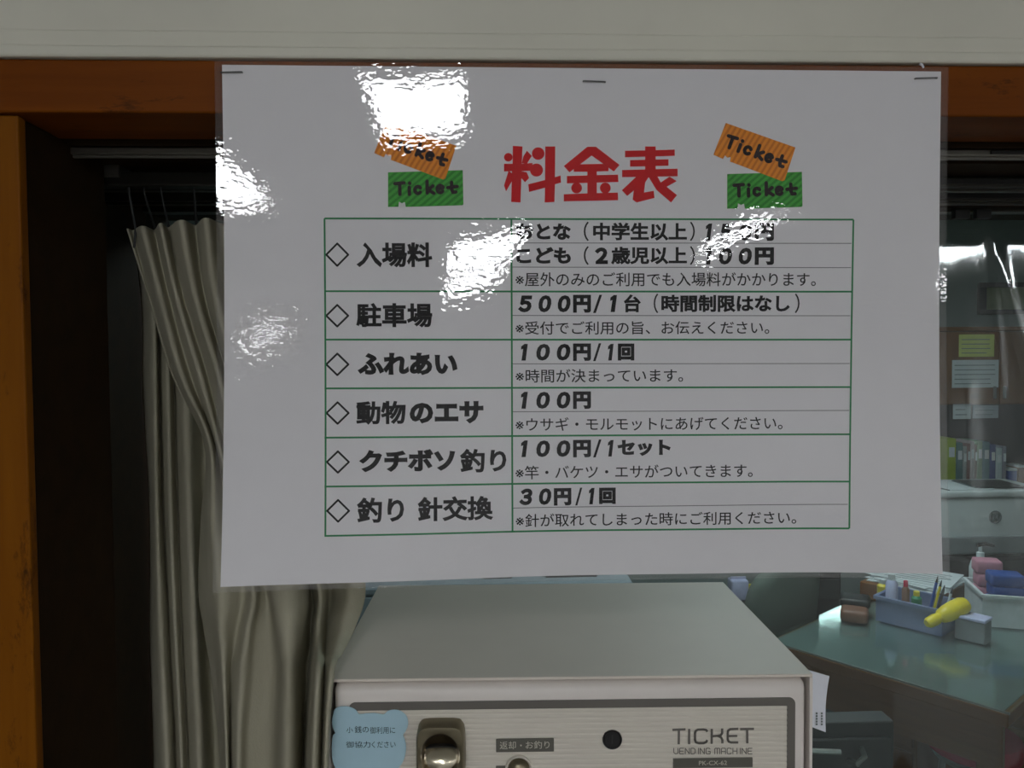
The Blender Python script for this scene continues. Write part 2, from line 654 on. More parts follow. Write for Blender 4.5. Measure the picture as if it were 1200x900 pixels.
# posts at both ends of the opening; the left one shows
b = bmesh.new()
add_box(b, (JX - .137, YF + .004, .9), (JX, YF + .012, top_z - .0004), .0012)
struct('trim_2', b, M['post'])
struct('trim_4', box((OPX1, YF + .004, .9), (OPX1 + .1, DEEP, top_z - .0004), .0012), M['post'])
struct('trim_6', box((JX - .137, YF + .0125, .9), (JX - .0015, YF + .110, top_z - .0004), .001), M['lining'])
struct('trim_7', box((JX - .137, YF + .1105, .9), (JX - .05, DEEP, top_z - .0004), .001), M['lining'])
# header lining with shallow grooves
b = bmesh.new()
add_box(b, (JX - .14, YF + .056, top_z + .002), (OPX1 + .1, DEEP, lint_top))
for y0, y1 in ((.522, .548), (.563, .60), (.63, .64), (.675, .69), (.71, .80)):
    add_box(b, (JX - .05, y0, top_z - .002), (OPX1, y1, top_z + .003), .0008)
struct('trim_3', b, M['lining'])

# lights
def ceiling_light(x, y, wx, wy, mat, label, group):
    t = thing('ceiling_light', label, 'light', (x, y, CEIL))
    if group:
        t['group'] = group
    b = bmesh.new()
    for lo, hi in (((-wx / 2 - .03, -wy / 2 - .03), (-wx / 2, wy / 2 + .03)), ((wx / 2, -wy / 2 - .03), (wx / 2 + .03, wy / 2 + .03)),
                   ((-wx / 2, -wy / 2 - .03), (wx / 2, -wy / 2)), ((-wx / 2, wy / 2), (wx / 2, wy / 2 + .03))):
        add_box(b, (x + lo[0], y + lo[1], CEIL - .05), (x + hi[0], y + hi[1], CEIL - .0005), .003)
    link('frame', b, M['lamp_frame'], t)
    link('diffuser', box((x - wx / 2, y - wy / 2, CEIL - .042), (x + wx / 2, y + wy / 2, CEIL - .034)), mat, t)


for x, y, wx, wy in HALL_LIGHTS:
    ceiling_light(x, y, wx, wy, M['lamp'], 'white fluorescent ceiling light in the hall behind the viewer', 'ceiling lights of the hall')
ceiling_light(.9, 2.4, .3, 1.2, M['office_fill'], 'unseen ceiling light added to brighten the office', None)  # out of view, added to light the office

# counter the machine stands on (just below the picture)
ct = thing('counter', 'wooden service counter under the ticket machine', 'counter', (.5, .6, .88))
link('countertop', box((JX - .05, YF - .16, .90), (OPX1, DEEP, .935), .004), M['desk_wood'], ct)
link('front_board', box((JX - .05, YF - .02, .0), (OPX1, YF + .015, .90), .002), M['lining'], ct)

# window rails under the header
zr = top_z - .0025
for nm, y0, y1, h, x1, mat, lab in (
        ('window_rail', .523, .531, .0045, OPX1, 'rail', 'thin pale double-ridged rail nearest the front under the wooden lintel'),
        ('window_rail', .604, .628, .0075, OPX1, 'rail_dark', 'dark broad sliding window rail under the header in the middle'),
        ('window_rail', .655, .672, .0085, OPX1, 'rail_dark', 'dark sliding window rail just in front of the clear vinyl sheet')):
    t = thing(nm, lab, 'rail', ((JX + x1) / 2, (y0 + y1) / 2, zr - h))
    b = bmesh.new()
    add_box(b, (JX - .045, y0, zr - h), (x1, y1, zr), .0008)
    add_box(b, (JX - .045, y0 + (y1 - y0) * .35, zr - h - .0018), (x1, y0 + (y1 - y0) * .65, zr - h + .001), .0006)
    link('track', b, M[mat], t)
    b = bmesh.new()
    add_box(b, (x1 - .9, y0 - .0012, zr - h * .75), (x1 - .55, y0 + .001, zr - h * .2), .0004)
    link('seal_strip', b, M['black'], t)

# ================================================================== THE SIGN
S = SignSurface()
sign = thing('price_sign', 'laminated white price list stapled to the wooden lintel', 'sign', tuple(S.pos(.5, 1.01)))
us, vs_ = np.linspace(0, 1, 85), np.linspace(0, 1, 61)
U, V = np.meshgrid(us, vs_)
fr = S.pos(U, V, 0).reshape(-1, 3)
bk = S.pos(U, V, -.00012).reshape(-1, 3)
n = len(fr)


def shell(name, fr, bk, nr, nc, mat, parent):
    n = len(fr)
    f = grid_faces(nr, nc, True) + [tuple(i + n for i in q) for q in grid_faces(nr, nc)]
    edge = [j for j in range(nc)] + [i * nc + nc - 1 for i in range(1, nr)] + [(nr - 1) * nc + j for j in range(nc - 2, -1, -1)] + [i * nc for i in range(nr - 2, 0, -1)]
    for a, b_ in zip(edge, edge[1:] + edge[:1]):
        f.append((a, b_, b_ + n, a + n))
    o = raw(name, np.concatenate([fr, bk]), f, mat, parent, True)
    o.data.set_sharp_from_angle(angle=R(50))
    return o


shell('paper_sheet', fr, bk, 61, 85, M['paper'], sign)
us, vs_ = np.linspace(-.0098, 1.0098, 87), np.linspace(-.0085, 1.010, 63)
U, V = np.meshgrid(us, vs_)
film = shell('laminate_film', S.pos(U, V, .0006).reshape(-1, 3), S.pos(U, V, -.0005).reshape(-1, 3), 63, 87, M['film'], sign)
for x0, y0, x1, y1 in ((259.5, 85.5, 284, 85), (683.5, 95.5, 709, 96.5), (1072, 92.5, 1097, 91.8)):
    q0, q1 = S.inv(x0, y0), S.inv(x1, y1)
    a, c = S.pos(*q0, .0011), S.pos(*q1, .0011)
    a2, c2 = S.pos(*q0, -.005), S.pos(*q1, -.005)
    link('staple', add_tube(bmesh.new(), [a2, a, a + (c - a) * .04, c - (c - a) * .04, c, c2], .00042, 6), M['staple'], sign, True)

q = [S.pos(*S.inv(x, y), .0012) for x, y in ((1076.5, 75.5), (1079, 77), (1081, 80.5))]
link('white_speck', add_tube(bmesh.new(), q, [.0007, .0008, .0006], 6), M['slip'], sign, True)  # short white curved strip at the film's top edge
O1, O2, O3 = .00012, .00022, .00032
# title, drawn stroke by stroke (photo crop coordinates: 3x from 420,130)
tz = lambda p: (420 + p[0] / 3, 130 + p[1] / 3)
title = [
    # ryo
    circle(527, 163, 15), [(543, 123), (577, 125), (574, 186), (612, 183), (612, 210), (574, 212), (570, 322), (537, 320), (540, 212), (512, 213), (512, 186), (542, 186)],
    [(580, 160), (592, 140), (610, 158), (592, 186), (574, 184)], [(528, 210), (548, 226), (538, 250), (519, 283), (512, 262)],
    [(570, 212), (592, 216), (600, 236), (586, 251), (569, 232)], circle(632, 150, 22), circle(626, 208, 23),
    [(597, 258), (656, 243), (657, 125), (692, 125), (691, 233), (711, 227), (712, 252), (691, 258), (689, 320), (655, 322), (656, 270), (600, 285)],
    # kin
    [(805, 126), (835, 126), (918, 190), (898, 213), (820, 157), (742, 216), (722, 194)],
    [(757, 188), (879, 186), (879, 212), (838, 213), (838, 226), (913, 224), (914, 250), (838, 252), (838, 289), (912, 287), (913, 314), (722, 318),
     (722, 293), (805, 290), (805, 253), (733, 255), (733, 229), (805, 227), (805, 214), (757, 214)],
    circle(767, 271, 19), circle(868, 271, 19),
    # hyo
    [(937, 140), (1008, 139), (1008, 125), (1045, 125), (1045, 138), (1112, 136), (1112, 158), (1045, 160), (1045, 171), (1090, 170), (1090, 193), (1045, 194),
     (1045, 205), (1122, 203), (1122, 230), (927, 233), (927, 208), (1008, 206), (1008, 195), (955, 196), (955, 173), (1008, 172), (1008, 161), (937, 163)],
    [(980, 228), (1022, 230), (1008, 252), (1004, 287), (1038, 281), (1041, 306), (978, 322), (964, 312), (968, 280), (945, 299), (926, 279)],
    [(1018, 229), (1050, 229), (1062, 250), (1120, 296), (1099, 322), (1048, 278)], [(1094, 231), (1119, 247), (1072, 273), (1056, 256)],
]
print_polys('title_lettering', title, S, M['red_ink'], sign, O1, tz)

# table grid
def rule(x0, y0, x1, y1, wpx, k=28):
    q0, q1 = S.inv(x0, y0), S.inv(x1, y1)
    hw = wpx / 2 / 2012
    out = []
    h = abs(x1 - x0) > abs(y1 - y0)
    for i in range(k):
        a, c = q0 + (q1 - q0) * i / k, q0 + (q1 - q0) * (i + 1) / k
        d = np.array([0, hw / S.H]) if h else np.array([hw / S.W, 0])
        out.append((a - d, c - d, c + d, a + d))
    return out


def rules(name, rs, mat, off):
    V, F_ = [], []
    for q in rs:
        F_.append(tuple(range(len(V), len(V) + 4)))
        V += [S.pos(*p, off) for p in q]
    raw(name, V, F_, mat, sign)


L, Rr = [256, 341.3, 398, 455.2, 512.9, 570.2, 628], [257.4, 341.8, 398, 453.6, 508.9, 564.3, 619.2]
g = []
for yl, yr_ in zip(L, Rr):
    g += rule(380.3, yl, 1000 - (yr_ - 257) * .0135, yr_, 2.1)
g += rule(380.3, 256, 381.3, 628, 2.1) + rule(599.3, 255.5, 600.6, 624, 2.1) + rule(1000, 257.4, 995.2, 619.2, 2.1)
rules('table_grid', g, M['green_ink'], O1)
for yl, yr_ in ((284.7, 285.2), (313, 313.7), (369.7, 370), (426.4, 426), (482.6, 481), (595.4, 591)):
    rules('sub_rule', rule(600.5, yl, 998 - (yr_ - 257) * .0135, yr_, .9), M['grey_ink'], O1 * .8)

# diamonds
for (x0, y0, x1, y1) in ((381, 284, 409.5, 313), (381, 356, 409.5, 384), (381, 413, 409.7, 441), (381.3, 470, 410, 498), (381.7, 527.5, 410.3, 555.3), (382, 584.5, 410.5, 612.7)):
    cx, cy = (x0 + x1) / 2, (y0 + y1) / 2
    a, c = (x1 - x0) / 2 - 1.4, (y1 - y0) / 2 - 1.4
    print_polys('diamond_bullet', strokes([[(cx - a, cy), (cx, cy - c), (cx + a, cy), (cx, cy + c), (cx - a, cy)]], 2.3), S, M['ink'], sign, O1)

BK, BN = .034, .056
heads = [
    [('入場料', 417.5, 284, 506.5, 313.5)], [('駐車場', 417.3, 355, 506.5, 384)], [('ふれあい', 419, 413.5, 536, 440, BN)],
    [('動物', 417.5, 470, 475.5, 498), ('のエサ', 480, 470.5, 566.5, 497, BN)], [('クチボソ', 420.7, 527, 533.5, 553.5, BN), ('釣り', 539, 526, 593.3, 554)],
    [('釣り', 418.3, 583, 473.5, 613), ('針交換', 489.5, 582.3, 578, 611.5)]]
for h in heads:
    print_text('row_heading', h, S, M['ink'], sign, O1, BK)
D, SH = .060, .13
prices = [
    [('おとな', 604.7, 261.7, 669, 281, .048), ('（', 684, 259.8, 690, 282.5, .01), ('中学生以上', 695, 260.6, 805, 282), ('）', 808.5, 259.8, 814.2, 282.5, .01),
     ('１', 827, 262, 834.5, 281.8), ('５０', 842.5, 262, 881, 281.8, D, SH), ('円', 884.5, 261.5, 907, 282.3, D)],
    [('こども', 605, 289.3, 669, 309, .048), ('（', 684, 288.5, 690, 310.5, .01), ('２', 697, 290, 712.3, 309.5, D), ('歳児以上', 716, 289.2, 805, 310), ('）', 808.5, 288.5, 814.2, 310.5, .01),
     ('１', 827, 290.3, 834.5, 310), ('００', 842.5, 290.3, 881, 310, D, SH), ('円', 884.5, 289.8, 907, 310.5, D)],
    [('５００', 607, 346, 668.5, 366, D, SH), ('円', 671.5, 345.5, 692.5, 366.5, D), ('/', 695, 345.5, 705.5, 366.8, .008), ('１', 715, 345.8, 723, 365.7, .085, SH), ('台', 731, 345, 751, 366),
     ('（', 766, 344, 771.3, 367, .01), ('時間制限はなし', 775, 345.5, 925.6, 366), ('）', 931.4, 344, 937, 367, .01)],
    [('１', 610.5, 403, 618.5, 422.6), ('００', 628.5, 403, 668.3, 422.6, D, SH), ('円', 671.5, 402.5, 692.5, 423, D), ('/', 695, 402.3, 704.5, 423.2, .008), ('１', 712.3, 403, 719, 422.5, .085, SH), ('回', 724, 402.6, 743.3, 422.5, D)],
    [('１', 610.5, 459.2, 618.5, 479), ('００', 628.5, 459.2, 668.3, 479, D, SH), ('円', 671.5, 458.7, 692.5, 479.3, D)],
    [('１', 610.5, 516.2, 618.5, 535.7), ('００', 628.5, 516.2, 668.3, 535.7, D, SH), ('円', 671.5, 515.5, 692.5, 536, D), ('/', 695, 515, 704.8, 536, .008), ('１', 712.3, 515.7, 719, 535, .085, SH), ('セット', 723.5, 515.6, 786, 534.5, BN)],
    [('３０', 608.3, 572.6, 646, 592.2, D, SH), ('円', 649, 572, 669.5, 592.5, D), ('/', 674, 571.5, 682.3, 592.3, .008), ('１', 690, 571.8, 696.7, 591, .085, SH), ('回', 702, 571.5, 721.5, 590.7, D)]]
for p in prices:
    print_text('price_line', p, S, M['ink'], sign, O1, .036)
for t, x0, y0, x1, y1 in (
        ('※屋外のみのご利用でも入場料がかかります。', 604, 319, 956, 335.7), ('※受付でご利用の旨、お伝えください。', 604, 376.6, 901.5, 392.3),
        ('※時間が決まっています。', 604, 432.7, 800.5, 448.6), ('※ウサギ・モルモットにあげてください。', 604, 489.5, 917, 505.5),
        ('※竿・バケツ・エサがついてきます。', 604, 546, 882, 562), ('※針が取れてしまった時にご利用ください。', 604.3, 602.5, 933, 618.3)):
    print_text('note_line', [(t, x0, y0, x1, y1)], S, M['ink_thin'], sign, O1, .007)

# ticket pictures (crop coordinates: 6.92x from 820,130)
green_o = [(222, 512), (600, 502), (828, 494), (833, 770), (826, 779), (366, 793), (358, 752), (335, 763), (310, 750), (306, 792), (222, 793)]
orange_o = [(210, 98), (775, 297), (688, 562), (668, 571), (244, 411), (250, 375), (224, 380), (204, 361), (188, 391), (110, 356)]
lett = [[(278, 604), (352, 598)], [(316, 602), (318, 690)], [(394, 633), (395, 690)], [(397, 600), (399, 603)], arc(464, 655, 25, 28, -35, -320),
        [(538, 584), (540, 680)], [(586, 622), (546, 654), (594, 682)], arc(645, 648, 25, 29, 35, 335) + [(622, 650)], [(737, 594), (739, 652), (748, 674), (772, 672)], [(706, 636), (782, 627)]]
TG, TO = ((316, 645), (738, 632)), ((252, 256), (655, 402))


def to_orange(p):
    z = complex(p[0] - TG[0][0], p[1] - TG[0][1]) * (complex(TO[1][0] - TO[0][0], TO[1][1] - TO[0][1]) / complex(TG[1][0] - TG[0][0], TG[1][1] - TG[0][1]))
    return (TO[0][0] + z.real, TO[0][1] + z.imag)


for dx, dy in ((-397.3, -2.0), (0, 0)):
    tk = lambda p: (820 + p[0] / 6.92 + dx, 130 + p[1] / 6.92 + dy)
    gt = print_polys('green_ticket_picture', [green_o], S, M['green_ticket'], sign, O1, tk)
    print_polys('lettering', strokes(lett, 29), S, M['ticket_ink'], gt, O1 * 1.6, tk)
    ot = print_polys('orange_ticket_picture', [orange_o], S, M['orange_ticket'], sign, O2, tk)
    print_polys('lettering', strokes([[to_orange(p) for p in l_] for l_ in lett], 29), S, M['ticket_ink'], ot, O3, tk)

# ================================================================== TICKET MACHINE
MA = R(1.66)
mex = np.array([math.cos(MA), -math.sin(MA), 0])
mey = np.array([math.sin(MA), math.cos(MA), 0])
mez = np.array([0, 0, 1.0])
mid = P(667.5, 793, .51)
MS = PlaneSurface(mid, mex, mez)           # front plane of the housing
uL, vT = MS.inv(382.8, 796.2)
uR, vT2 = MS.inv(952.8, 790)
vT = (vT + vT2) / 2
mtop = mid[2] - vT
MW = uR - uL
MD = .214
org = mid + mex * (uL + uR) / 2
MZ0 = .935
mach = thing('ticket_machine', 'beige ticket vending machine standing behind the price sign', 'vending machine', (org[0] + mey[0] * MD / 2, org[1] + mey[1] * MD / 2, MZ0), -MA)
MF = Matrix(((mex[0], mey[0], 0, org[0]), (mex[1], mey[1], 0, org[1]), (0, 0, 1, 0), (0, 0, 0, 1)))   # local x right, y back, z up; origin on the front plane
hw = MW / 2
th = .0022
# housing shell: open at the front, sheet-steel rim
b = bmesh.new()
add_box(b, (-hw, 0, mtop - th), (hw, MD, mtop), .0007, MF)
link('top_panel', b, M['machine_top'], mach)
b = bmesh.new()
add_box(b, (-hw, 0, MZ0), (-hw + th, MD, mtop - th), .0005, MF)
add_box(b, (hw - th, 0, MZ0), (hw, MD, mtop - th), .0005, MF)
add_box(b, (-hw + th, MD - th, MZ0), (hw - th, MD, mtop - th), .0003, MF)
add_box(b, (-hw + th, .002, MZ0), (hw - th, MD - th, MZ0 + .012), .0003, MF)
link('housing', b, M['machine'], mach)


def rrect(x0, z0, x1, z1, r_, n=6):
    o = []
    for cx, cz, a in ((x1 - r_, z1 - r_, 0), (x0 + r_, z1 - r_, 90), (x0 + r_, z0 + r_, 180), (x1 - r_, z0 + r_, 270)):
        o += [(cx + r_ * math.cos(R(a + 90 * k / n)), cz + r_ * math.sin(R(a + 90 * k / n))) for k in range(n + 1)]
    return o


# door: rounded plate, its front edge rounded over
dx = hw - th - .0022
dz1 = mtop - th - .0016
dz0 = MZ0 + .015
b = bmesh.new()
prof = [(0.0, .020), (0.0, .0085), (.0006, .0045), (.0022, .0015), (.0050, 0.0), (.0085, -.0008)]
rings = []
for ins, y in prof:
    rings.append([b.verts.new(MF @ Vector((x, y, z))) for x, z in rrect(-dx + ins * .45, dz0 + ins, dx - ins * .45, dz1 - ins, max(.0045 - ins * .3, .0012))])
for r1, r2 in zip(rings, rings[1:]):
    for k in range(len(r1)):
        b.faces.new((r1[k], r1[(k + 1) % len(r1)], r2[(k + 1) % len(r1)], r2[k]))
b.faces.new(rings[-1])
b.faces.new(rings[0][::-1])
door = link('front_door', b, M['machine'], mach, True)
yd = -.0008                                  # door's face
FS = PlaneSurface(org - mey * .0, mex, mez)


def mloc(px, py, off=.0008):
    """point of the door's face -> local (x, z)"""
    q = FS.inv(px, py, off)
    return q[0], org[2] - q[1]


# grey printed border (ring) and ribbed face plate
bx0, bz1 = mloc(409, 822.5)
bx1, _ = mloc(931.5, 818)
_, bz2 = mloc(931.5, 817.5)
bz1 = (bz1 + bz2) / 2
bz0 = MZ0 + .03
wbd = .0054
out, inn = rrect(bx0, bz0, bx1, bz1, .004), rrect(bx0 + wbd, bz0 + wbd, bx1 - wbd, bz1 - wbd, .0008)
b = bmesh.new()
ya, yb = yd - .0009, yd + .001
A = [[b.verts.new(MF @ Vector((x, y, z))) for x, z in o_] for o_, y in ((out, yb), (out, ya), (inn, ya), (inn, yb))]
nn = len(out)
for r1, r2 in zip(A, A[1:] + A[:1]):
    for k in range(nn):
        b.faces.new((r1[k], r1[(k + 1) % nn], r2[(k + 1) % nn], r2[k]))
link('panel_border', b, M['machine_grey'], mach)
b = bmesh.new()
pitch = .00355
x0, x1, z1_, z0_ = bx0 + wbd - .0001, bx1 - wbd + .0001, bz1 - wbd + .0001, bz0 + wbd
pts = []
z = z1_
while z > z0_ + pitch:
    pts += [(yd - .0001, z), (yd - .0006, z - pitch * .18), (yd - .0006, z - pitch * .62), (yd - .0001, z - pitch * .82)]
    z -= pitch
pts.append((yd - .0001, z0_))
left = [b.verts.new(MF @ Vector((x0, y, zz_))) for y, zz_ in pts]
right = [b.verts.new(MF @ Vector((x1, y, zz_))) for y, zz_ in pts]
bl = [b.verts.new(MF @ Vector((x, yd + .0008, zz_))) for x, zz_ in ((x0, z1_), (x1, z1_), (x1, z0_), (x0, z0_))]
for k in range(len(pts) - 1):
    b.faces.new((left[k], right[k], right[k + 1], left[k + 1]))
b.faces.new((bl[0], bl[1], right[0], left[0]))
b.faces.new((bl[3], left[-1], right[-1], bl[2]))
b.faces.new(bl)
b.faces.new([bl[0]] + left + [bl[3]])
b.faces.new([bl[1], bl[2]] + right[::-1])
link('ribbed_panel', b, M['machine_face'], mach)
yp = yd - .0007
PS = PlaneSurface(org - mey * .0017, mex, mez)     # printing surface just proud of the ribs


def ploc(px, py, off=0):
    q = PS.inv(px, py, off)
    return float(q[0]), float(org[2] - q[1])


# coin inlet: barrel-shaped bezel with a dark bowl and a chrome chute
cx0, cz1 = ploc(488.8, 841.5)
cx1, _ = ploc(545.5, 841.5)
cw = cx1 - cx0
cxm = (cx0 + cx1) / 2
chh = cw * 1.30
cz0 = cz1 - chh
czm = (cz1 + cz0) / 2


def barrel(cx, cz, w_, h_, k=10):
    """rectangle with bowed sides and rounded corners"""
    o = []
    for i in range(40):
        a = 2 * math.pi * i / 40
        c, s_ = math.cos(a), math.sin(a)
        e = 5.2
        o.append((cx + w_ / 2 * abs(c) ** (2 / e) * (1 if c > 0 else -1), cz + h_ / 2 * abs(s_) ** (2 / e) * (1 if s_ > 0 else -1)))
    return o


def ell(cx, cz, rx, rz, n_=40):
    return [(cx + rx * math.cos(2 * math.pi * i / n_), cz + rz * math.sin(2 * math.pi * i / n_)) for i in range(n_)]


inlet = bpy.data.objects.new('coin_inlet', None)
b = bmesh.new()
bowl_c = cz1 - cw * .62
BR, BZ = cw * .40, cw * .455
seq = [(barrel(cxm, czm, cw, chh), yp + .0012), (barrel(cxm, czm, cw * .99, chh * .99), yp - .0100), (barrel(cxm, czm, cw * .94, chh * .955), yp - .0125),
       (barrel(cxm, czm - .0006, cw * .89, chh * .89), yp - .0128), (ell(cxm, bowl_c, BR, BZ), yp - .0116)]
rg = [[b.verts.new(MF @ Vector((x, y, z_))) for x, z_ in o_] for o_, y in seq]
for r1, r2 in zip(rg, rg[1:]):
    for k in range(40):
        b.faces.new((r1[k], r1[(k + 1) % 40], r2[(k + 1) % 40], r2[k]))
bez = link('coin_inlet', b, M['nickel'], mach, True)
b = bmesh.new()
seq = [(1.0, -.0116), (.94, -.0085), (.80, -.0045), (.5, -.0015), (.15, -.0005)]
rg = [[b.verts.new(MF @ Vector((x, yp + y, z_))) for x, z_ in ell(cxm, bowl_c, BR * s_, BZ * s_)] for s_, y in seq]
for r1, r2 in zip(rg, rg[1:]):
    for k in range(40):
        b.faces.new((r1[k], r1[(k + 1) % 40], r2[(k + 1) % 40], r2[k]))
b.faces.new(rg[-1])
link('coin_bowl', b, M['bowl'], bez, 'all')
# chrome chute: domed lip filling the lower half of the bowl
b = bmesh.new()
lip = bowl_c + cw * .02
rows = []
for i in range(13):
    t_ = i / 12
    row = []
    for j in range(25):
        s_ = j / 24 * 2 - 1
        hwid = BR * .97 * math.sqrt(max(.03, 1 - ((t_ * .44 * cw) / BZ) ** 2))
        x = cxm + s_ * hwid
        zc = lip + (1 - s_ * s_) * cw * .045 - t_ * cw * .445
        y = yp - .0040 - .0058 * math.sin(math.pi * .5 * min(1, t_ * 1.5)) * (1 - .35 * s_ * s_) - .0012 * t_
        row.append(b.verts.new(MF @ Vector((x, y, zc))))
    rows.append(row)
for r1, r2 in zip(rows, rows[1:]):
    for k in range(24):
        b.faces.new((r1[k], r1[k + 1], r2[k + 1], r2[k]))
link('coin_chute', b, M['chrome'], bez, 'all')
b = bmesh.new()
rows = [[b.verts.new(MF @ Vector((cxm + s_ * BR * .93, yp - .0042 + o_, lip + (1 - s_ * s_) * cw * .045 + h_))) for s_ in [k / 12 - 1 for k in range(25)]] for o_, h_ in ((0, -.0004), (-.0004, cw * .03), (.0015, cw * .055))]
for r1, r2 in zip(rows, rows[1:]):
    for k in range(24):
        b.faces.new((r1[k], r1[k + 1], r2[k + 1], r2[k]))
link('coin_slot', b, M['black'], bez)

# coin-return label, return knob, lock hole
lx0, lz1 = ploc(581.2, 866.2)
lx1, lz0 = ploc(649.2, 880.6)
lab = link('return_label', box((lx0, yp - .0007, lz0), (lx1, yp + .0006, lz1), .0004, MF), M['label_grey'], mach)
PL = PlaneSurface(org - mey * (-yp + .0008), mex, mez)
print_text('label_lettering', [('返却', 585.5, 869, 604.5, 878.2), ('・', 609.5, 872.5, 611.5, 874.6), ('お釣り', 616, 868.5, 644, 877.6)], PL, M['label_text'], lab, 0, .004)
kx, kz = ploc(608, 900.5)
kr = ploc(624, 900.5)[0] - kx
KF = MF @ Matrix.Translation((kx, yp, kz)) @ Matrix.Rotation(R(90), 4, 'X')
knob = link('return_knob', add_lathe(bmesh.new(), [(kr, -.001), (kr, .0015), (kr * .92, .0024), (kr * .84, .0016), (kr * .80, .0006)], KF, 36), M['machine_face'], mach, True)
link('knob_button', add_lathe(bmesh.new(), [(kr * .79, -.0008), (kr * .79, .0012), (kr * .70, .0034), (kr * .45, .0052), (kr * .12, .0058)], KF, 36), M['nickel'], knob, True)
sx, sz = ploc(586, 901)
link('slot_plate', box((sx - .0028, yp - .0006, sz - .0022), (sx + .004, yp + .0006, sz + .0019), .0004, MF), M['label_grey'], mach)
hx, hz = ploc(717.5, 866.7)
hr = ploc(729, 866.7)[0] - hx
HF = MF @ Matrix.Translation((hx, yp, hz)) @ Matrix.Rotation(R(90), 4, 'X')
lock = link('lock_plug', add_lathe(bmesh.new(), [(hr, -.001), (hr, .0006), (hr * .95, .0012), (hr * .86, .0010), (hr * .8, .0004), (hr * .3, .0003)], HF, 36), M['black'], mach, True)
link('key_slot', box((hx - .0004, yp - .0006, hz - hr * .45), (hx + .0004, yp - .0001, hz + hr * .45), 0, MF), M['dark_grey'], lock)

# printed machine name in squared rounded capitals (crop: 9.23x from 770,840)
mt = lambda p: (770 + p[0] / 9.23, 840 + p[1] / 9.23)
tick = [[(165, 141), (308, 135)], [(236, 140), (234, 297)], [(347, 130), (347, 296)],
        [(545, 160), (530, 142), (500, 136), (440, 139), (418, 152), (411, 175), (411, 250), (420, 275), (450, 285), (505, 284), (532, 272), (542, 250)],
        [(592, 130), (590, 292)], [(592, 210), (655, 205)], [(704, 125), (704, 175), (690, 198), (655, 206), (692, 222), (706, 250), (706, 288)],
        [(878, 130), (790, 134), (768, 150), (764, 175), (764, 245), (775, 268), (800, 277), (878, 277)], [(764, 208), (868, 206)],
        [(898, 133), (1048, 130)], [(974, 131), (976, 287)]]
print_polys('brand_lettering', strokes(tick, 25, False), PS, M['machine_grey'], mach, .0001, mt)


def caps(word, x0, x1, yt_, yb_):
    """thin squared capitals laid out between x0 and x1"""
    G = {'V': [[(0, 0), (0, .75), (.3, 1), (.75, .9), (.75, 0)]], 'E': [[(.75, 0), (.1, 0), (0, .15), (0, .85), (.1, 1), (.75, 1)], [(0, .5), (.65, .5)]],
         'N': [[(0, 1), (0, 0), (.75, 1), (.75, 0)]], 'D': [[(0, 0), (.5, 0), (.75, .2), (.75, .8), (.5, 1), (0, 1), (0, 0)]], 'I': [[(.3, 0), (.3, 1)]],
         'G': [[(.75, .12), (.6, 0), (.12, 0), (0, .15), (0, .85), (.12, 1), (.75, 1), (.75, .55), (.42, .55)]],
         'M': [[(0, 1), (0, .1), (.1, 0), (.8, 0), (.9, .1), (.9, 1)], [(.45, 0), (.45, 1)]], 'A': [[(0, 1), (0, .12), (.12, 0), (.63, 0), (.75, .12), (.75, 1)], [(0, .55), (.75, .55)]],
         'C': [[(.75, .15), (.62, 0), (.12, 0), (0, .15), (0, .85), (.12, 1), (.62, 1), (.75, .85)]], 'H': [[(0, 0), (0, 1)], [(.75, 0), (.75, 1)], [(0, .5), (.75, .5)]]}
    adv = {'I': .62, ' ': .55, 'M': 1.2}
    tot = sum(adv.get(c, 1.05) for c in word) - .25
    k = (x1 - x0) / tot
    o, x = [], x0
    for c in word:
        for ln in G.get(c, []):
            o.append([(x + p * k, yt_ + q * (yb_ - yt_)) for p, q in ln])
        x += adv.get(c, 1.05) * k
    return o


print_polys('name_lettering', strokes(caps('VENDING MACHINE', 789.5, 881.5, 876.8, 883.4), .95), PS, M['machine_grey'], mach, .0001)
nx0, nz1 = ploc(788.7, 889)
nx1, nz0 = ploc(882, 899)
plate = link('model_plate', box((nx0, yp - .0005, nz0), (nx1, yp + .0006, nz1), .0003, MF), M['label_grey'], mach)
PM = PlaneSurface(org - mey * (-yp + .0006), mex, mez)
print_text('model_lettering', [('PK-CX-62', 819, 891.7, 852, 896.8)], PM, M['label_text'], plate, 0, .01)

# blue bear-head memo stuck on the machine's front
NSF = PlaneSurface(org - mey * .0028, mex, mez)
nt = lambda p: (380 + p[0] / 10, 820 + p[1] / 10)
outl = []
for p in ([(105, 170), (125, 110), (175, 82), (255, 78), (320, 92), (372, 122), (412, 168), (500, 160), (600, 158), (695, 172), (740, 135), (800, 118), (870, 122), (930, 155), (968, 200),
           (982, 260), (975, 320), (950, 375), (925, 412), (945, 470), (958, 540), (955, 610), (940, 680), (915, 740), (880, 790), (830, 850), (740, 920), (620, 965), (500, 975), (380, 965), (260, 920), (170, 850),
           (110, 760), (88, 640), (88, 520), (100, 420), (128, 390), (100, 330), (90, 250)]):
    q = NSF.inv(*nt(p))
    outl.append((float(q[0]), float(org[2] - q[1])))
note = thing('memo_note', 'pale blue bear-head memo stuck beside the coin inlet', 'note', tuple(np.array(MF @ Vector((outl[0][0], -.0028, outl[-1][1] - .03)))), -MA)
b = bmesh.new()
n_ = len(outl)
oc = np.array(outl)
oc = np.concatenate([catmull(np.concatenate([oc[-3:], oc, oc[:3]]), (n_ + 5) * 3 + 1)])[9:9 + n_ * 3]
add_prism(b, [tuple(p) for p in oc], -.0028, -.0025, MF)
link('paper', b, M['note'], note)
NT2 = PlaneSurface(org - mey * .0029, mex, mez)
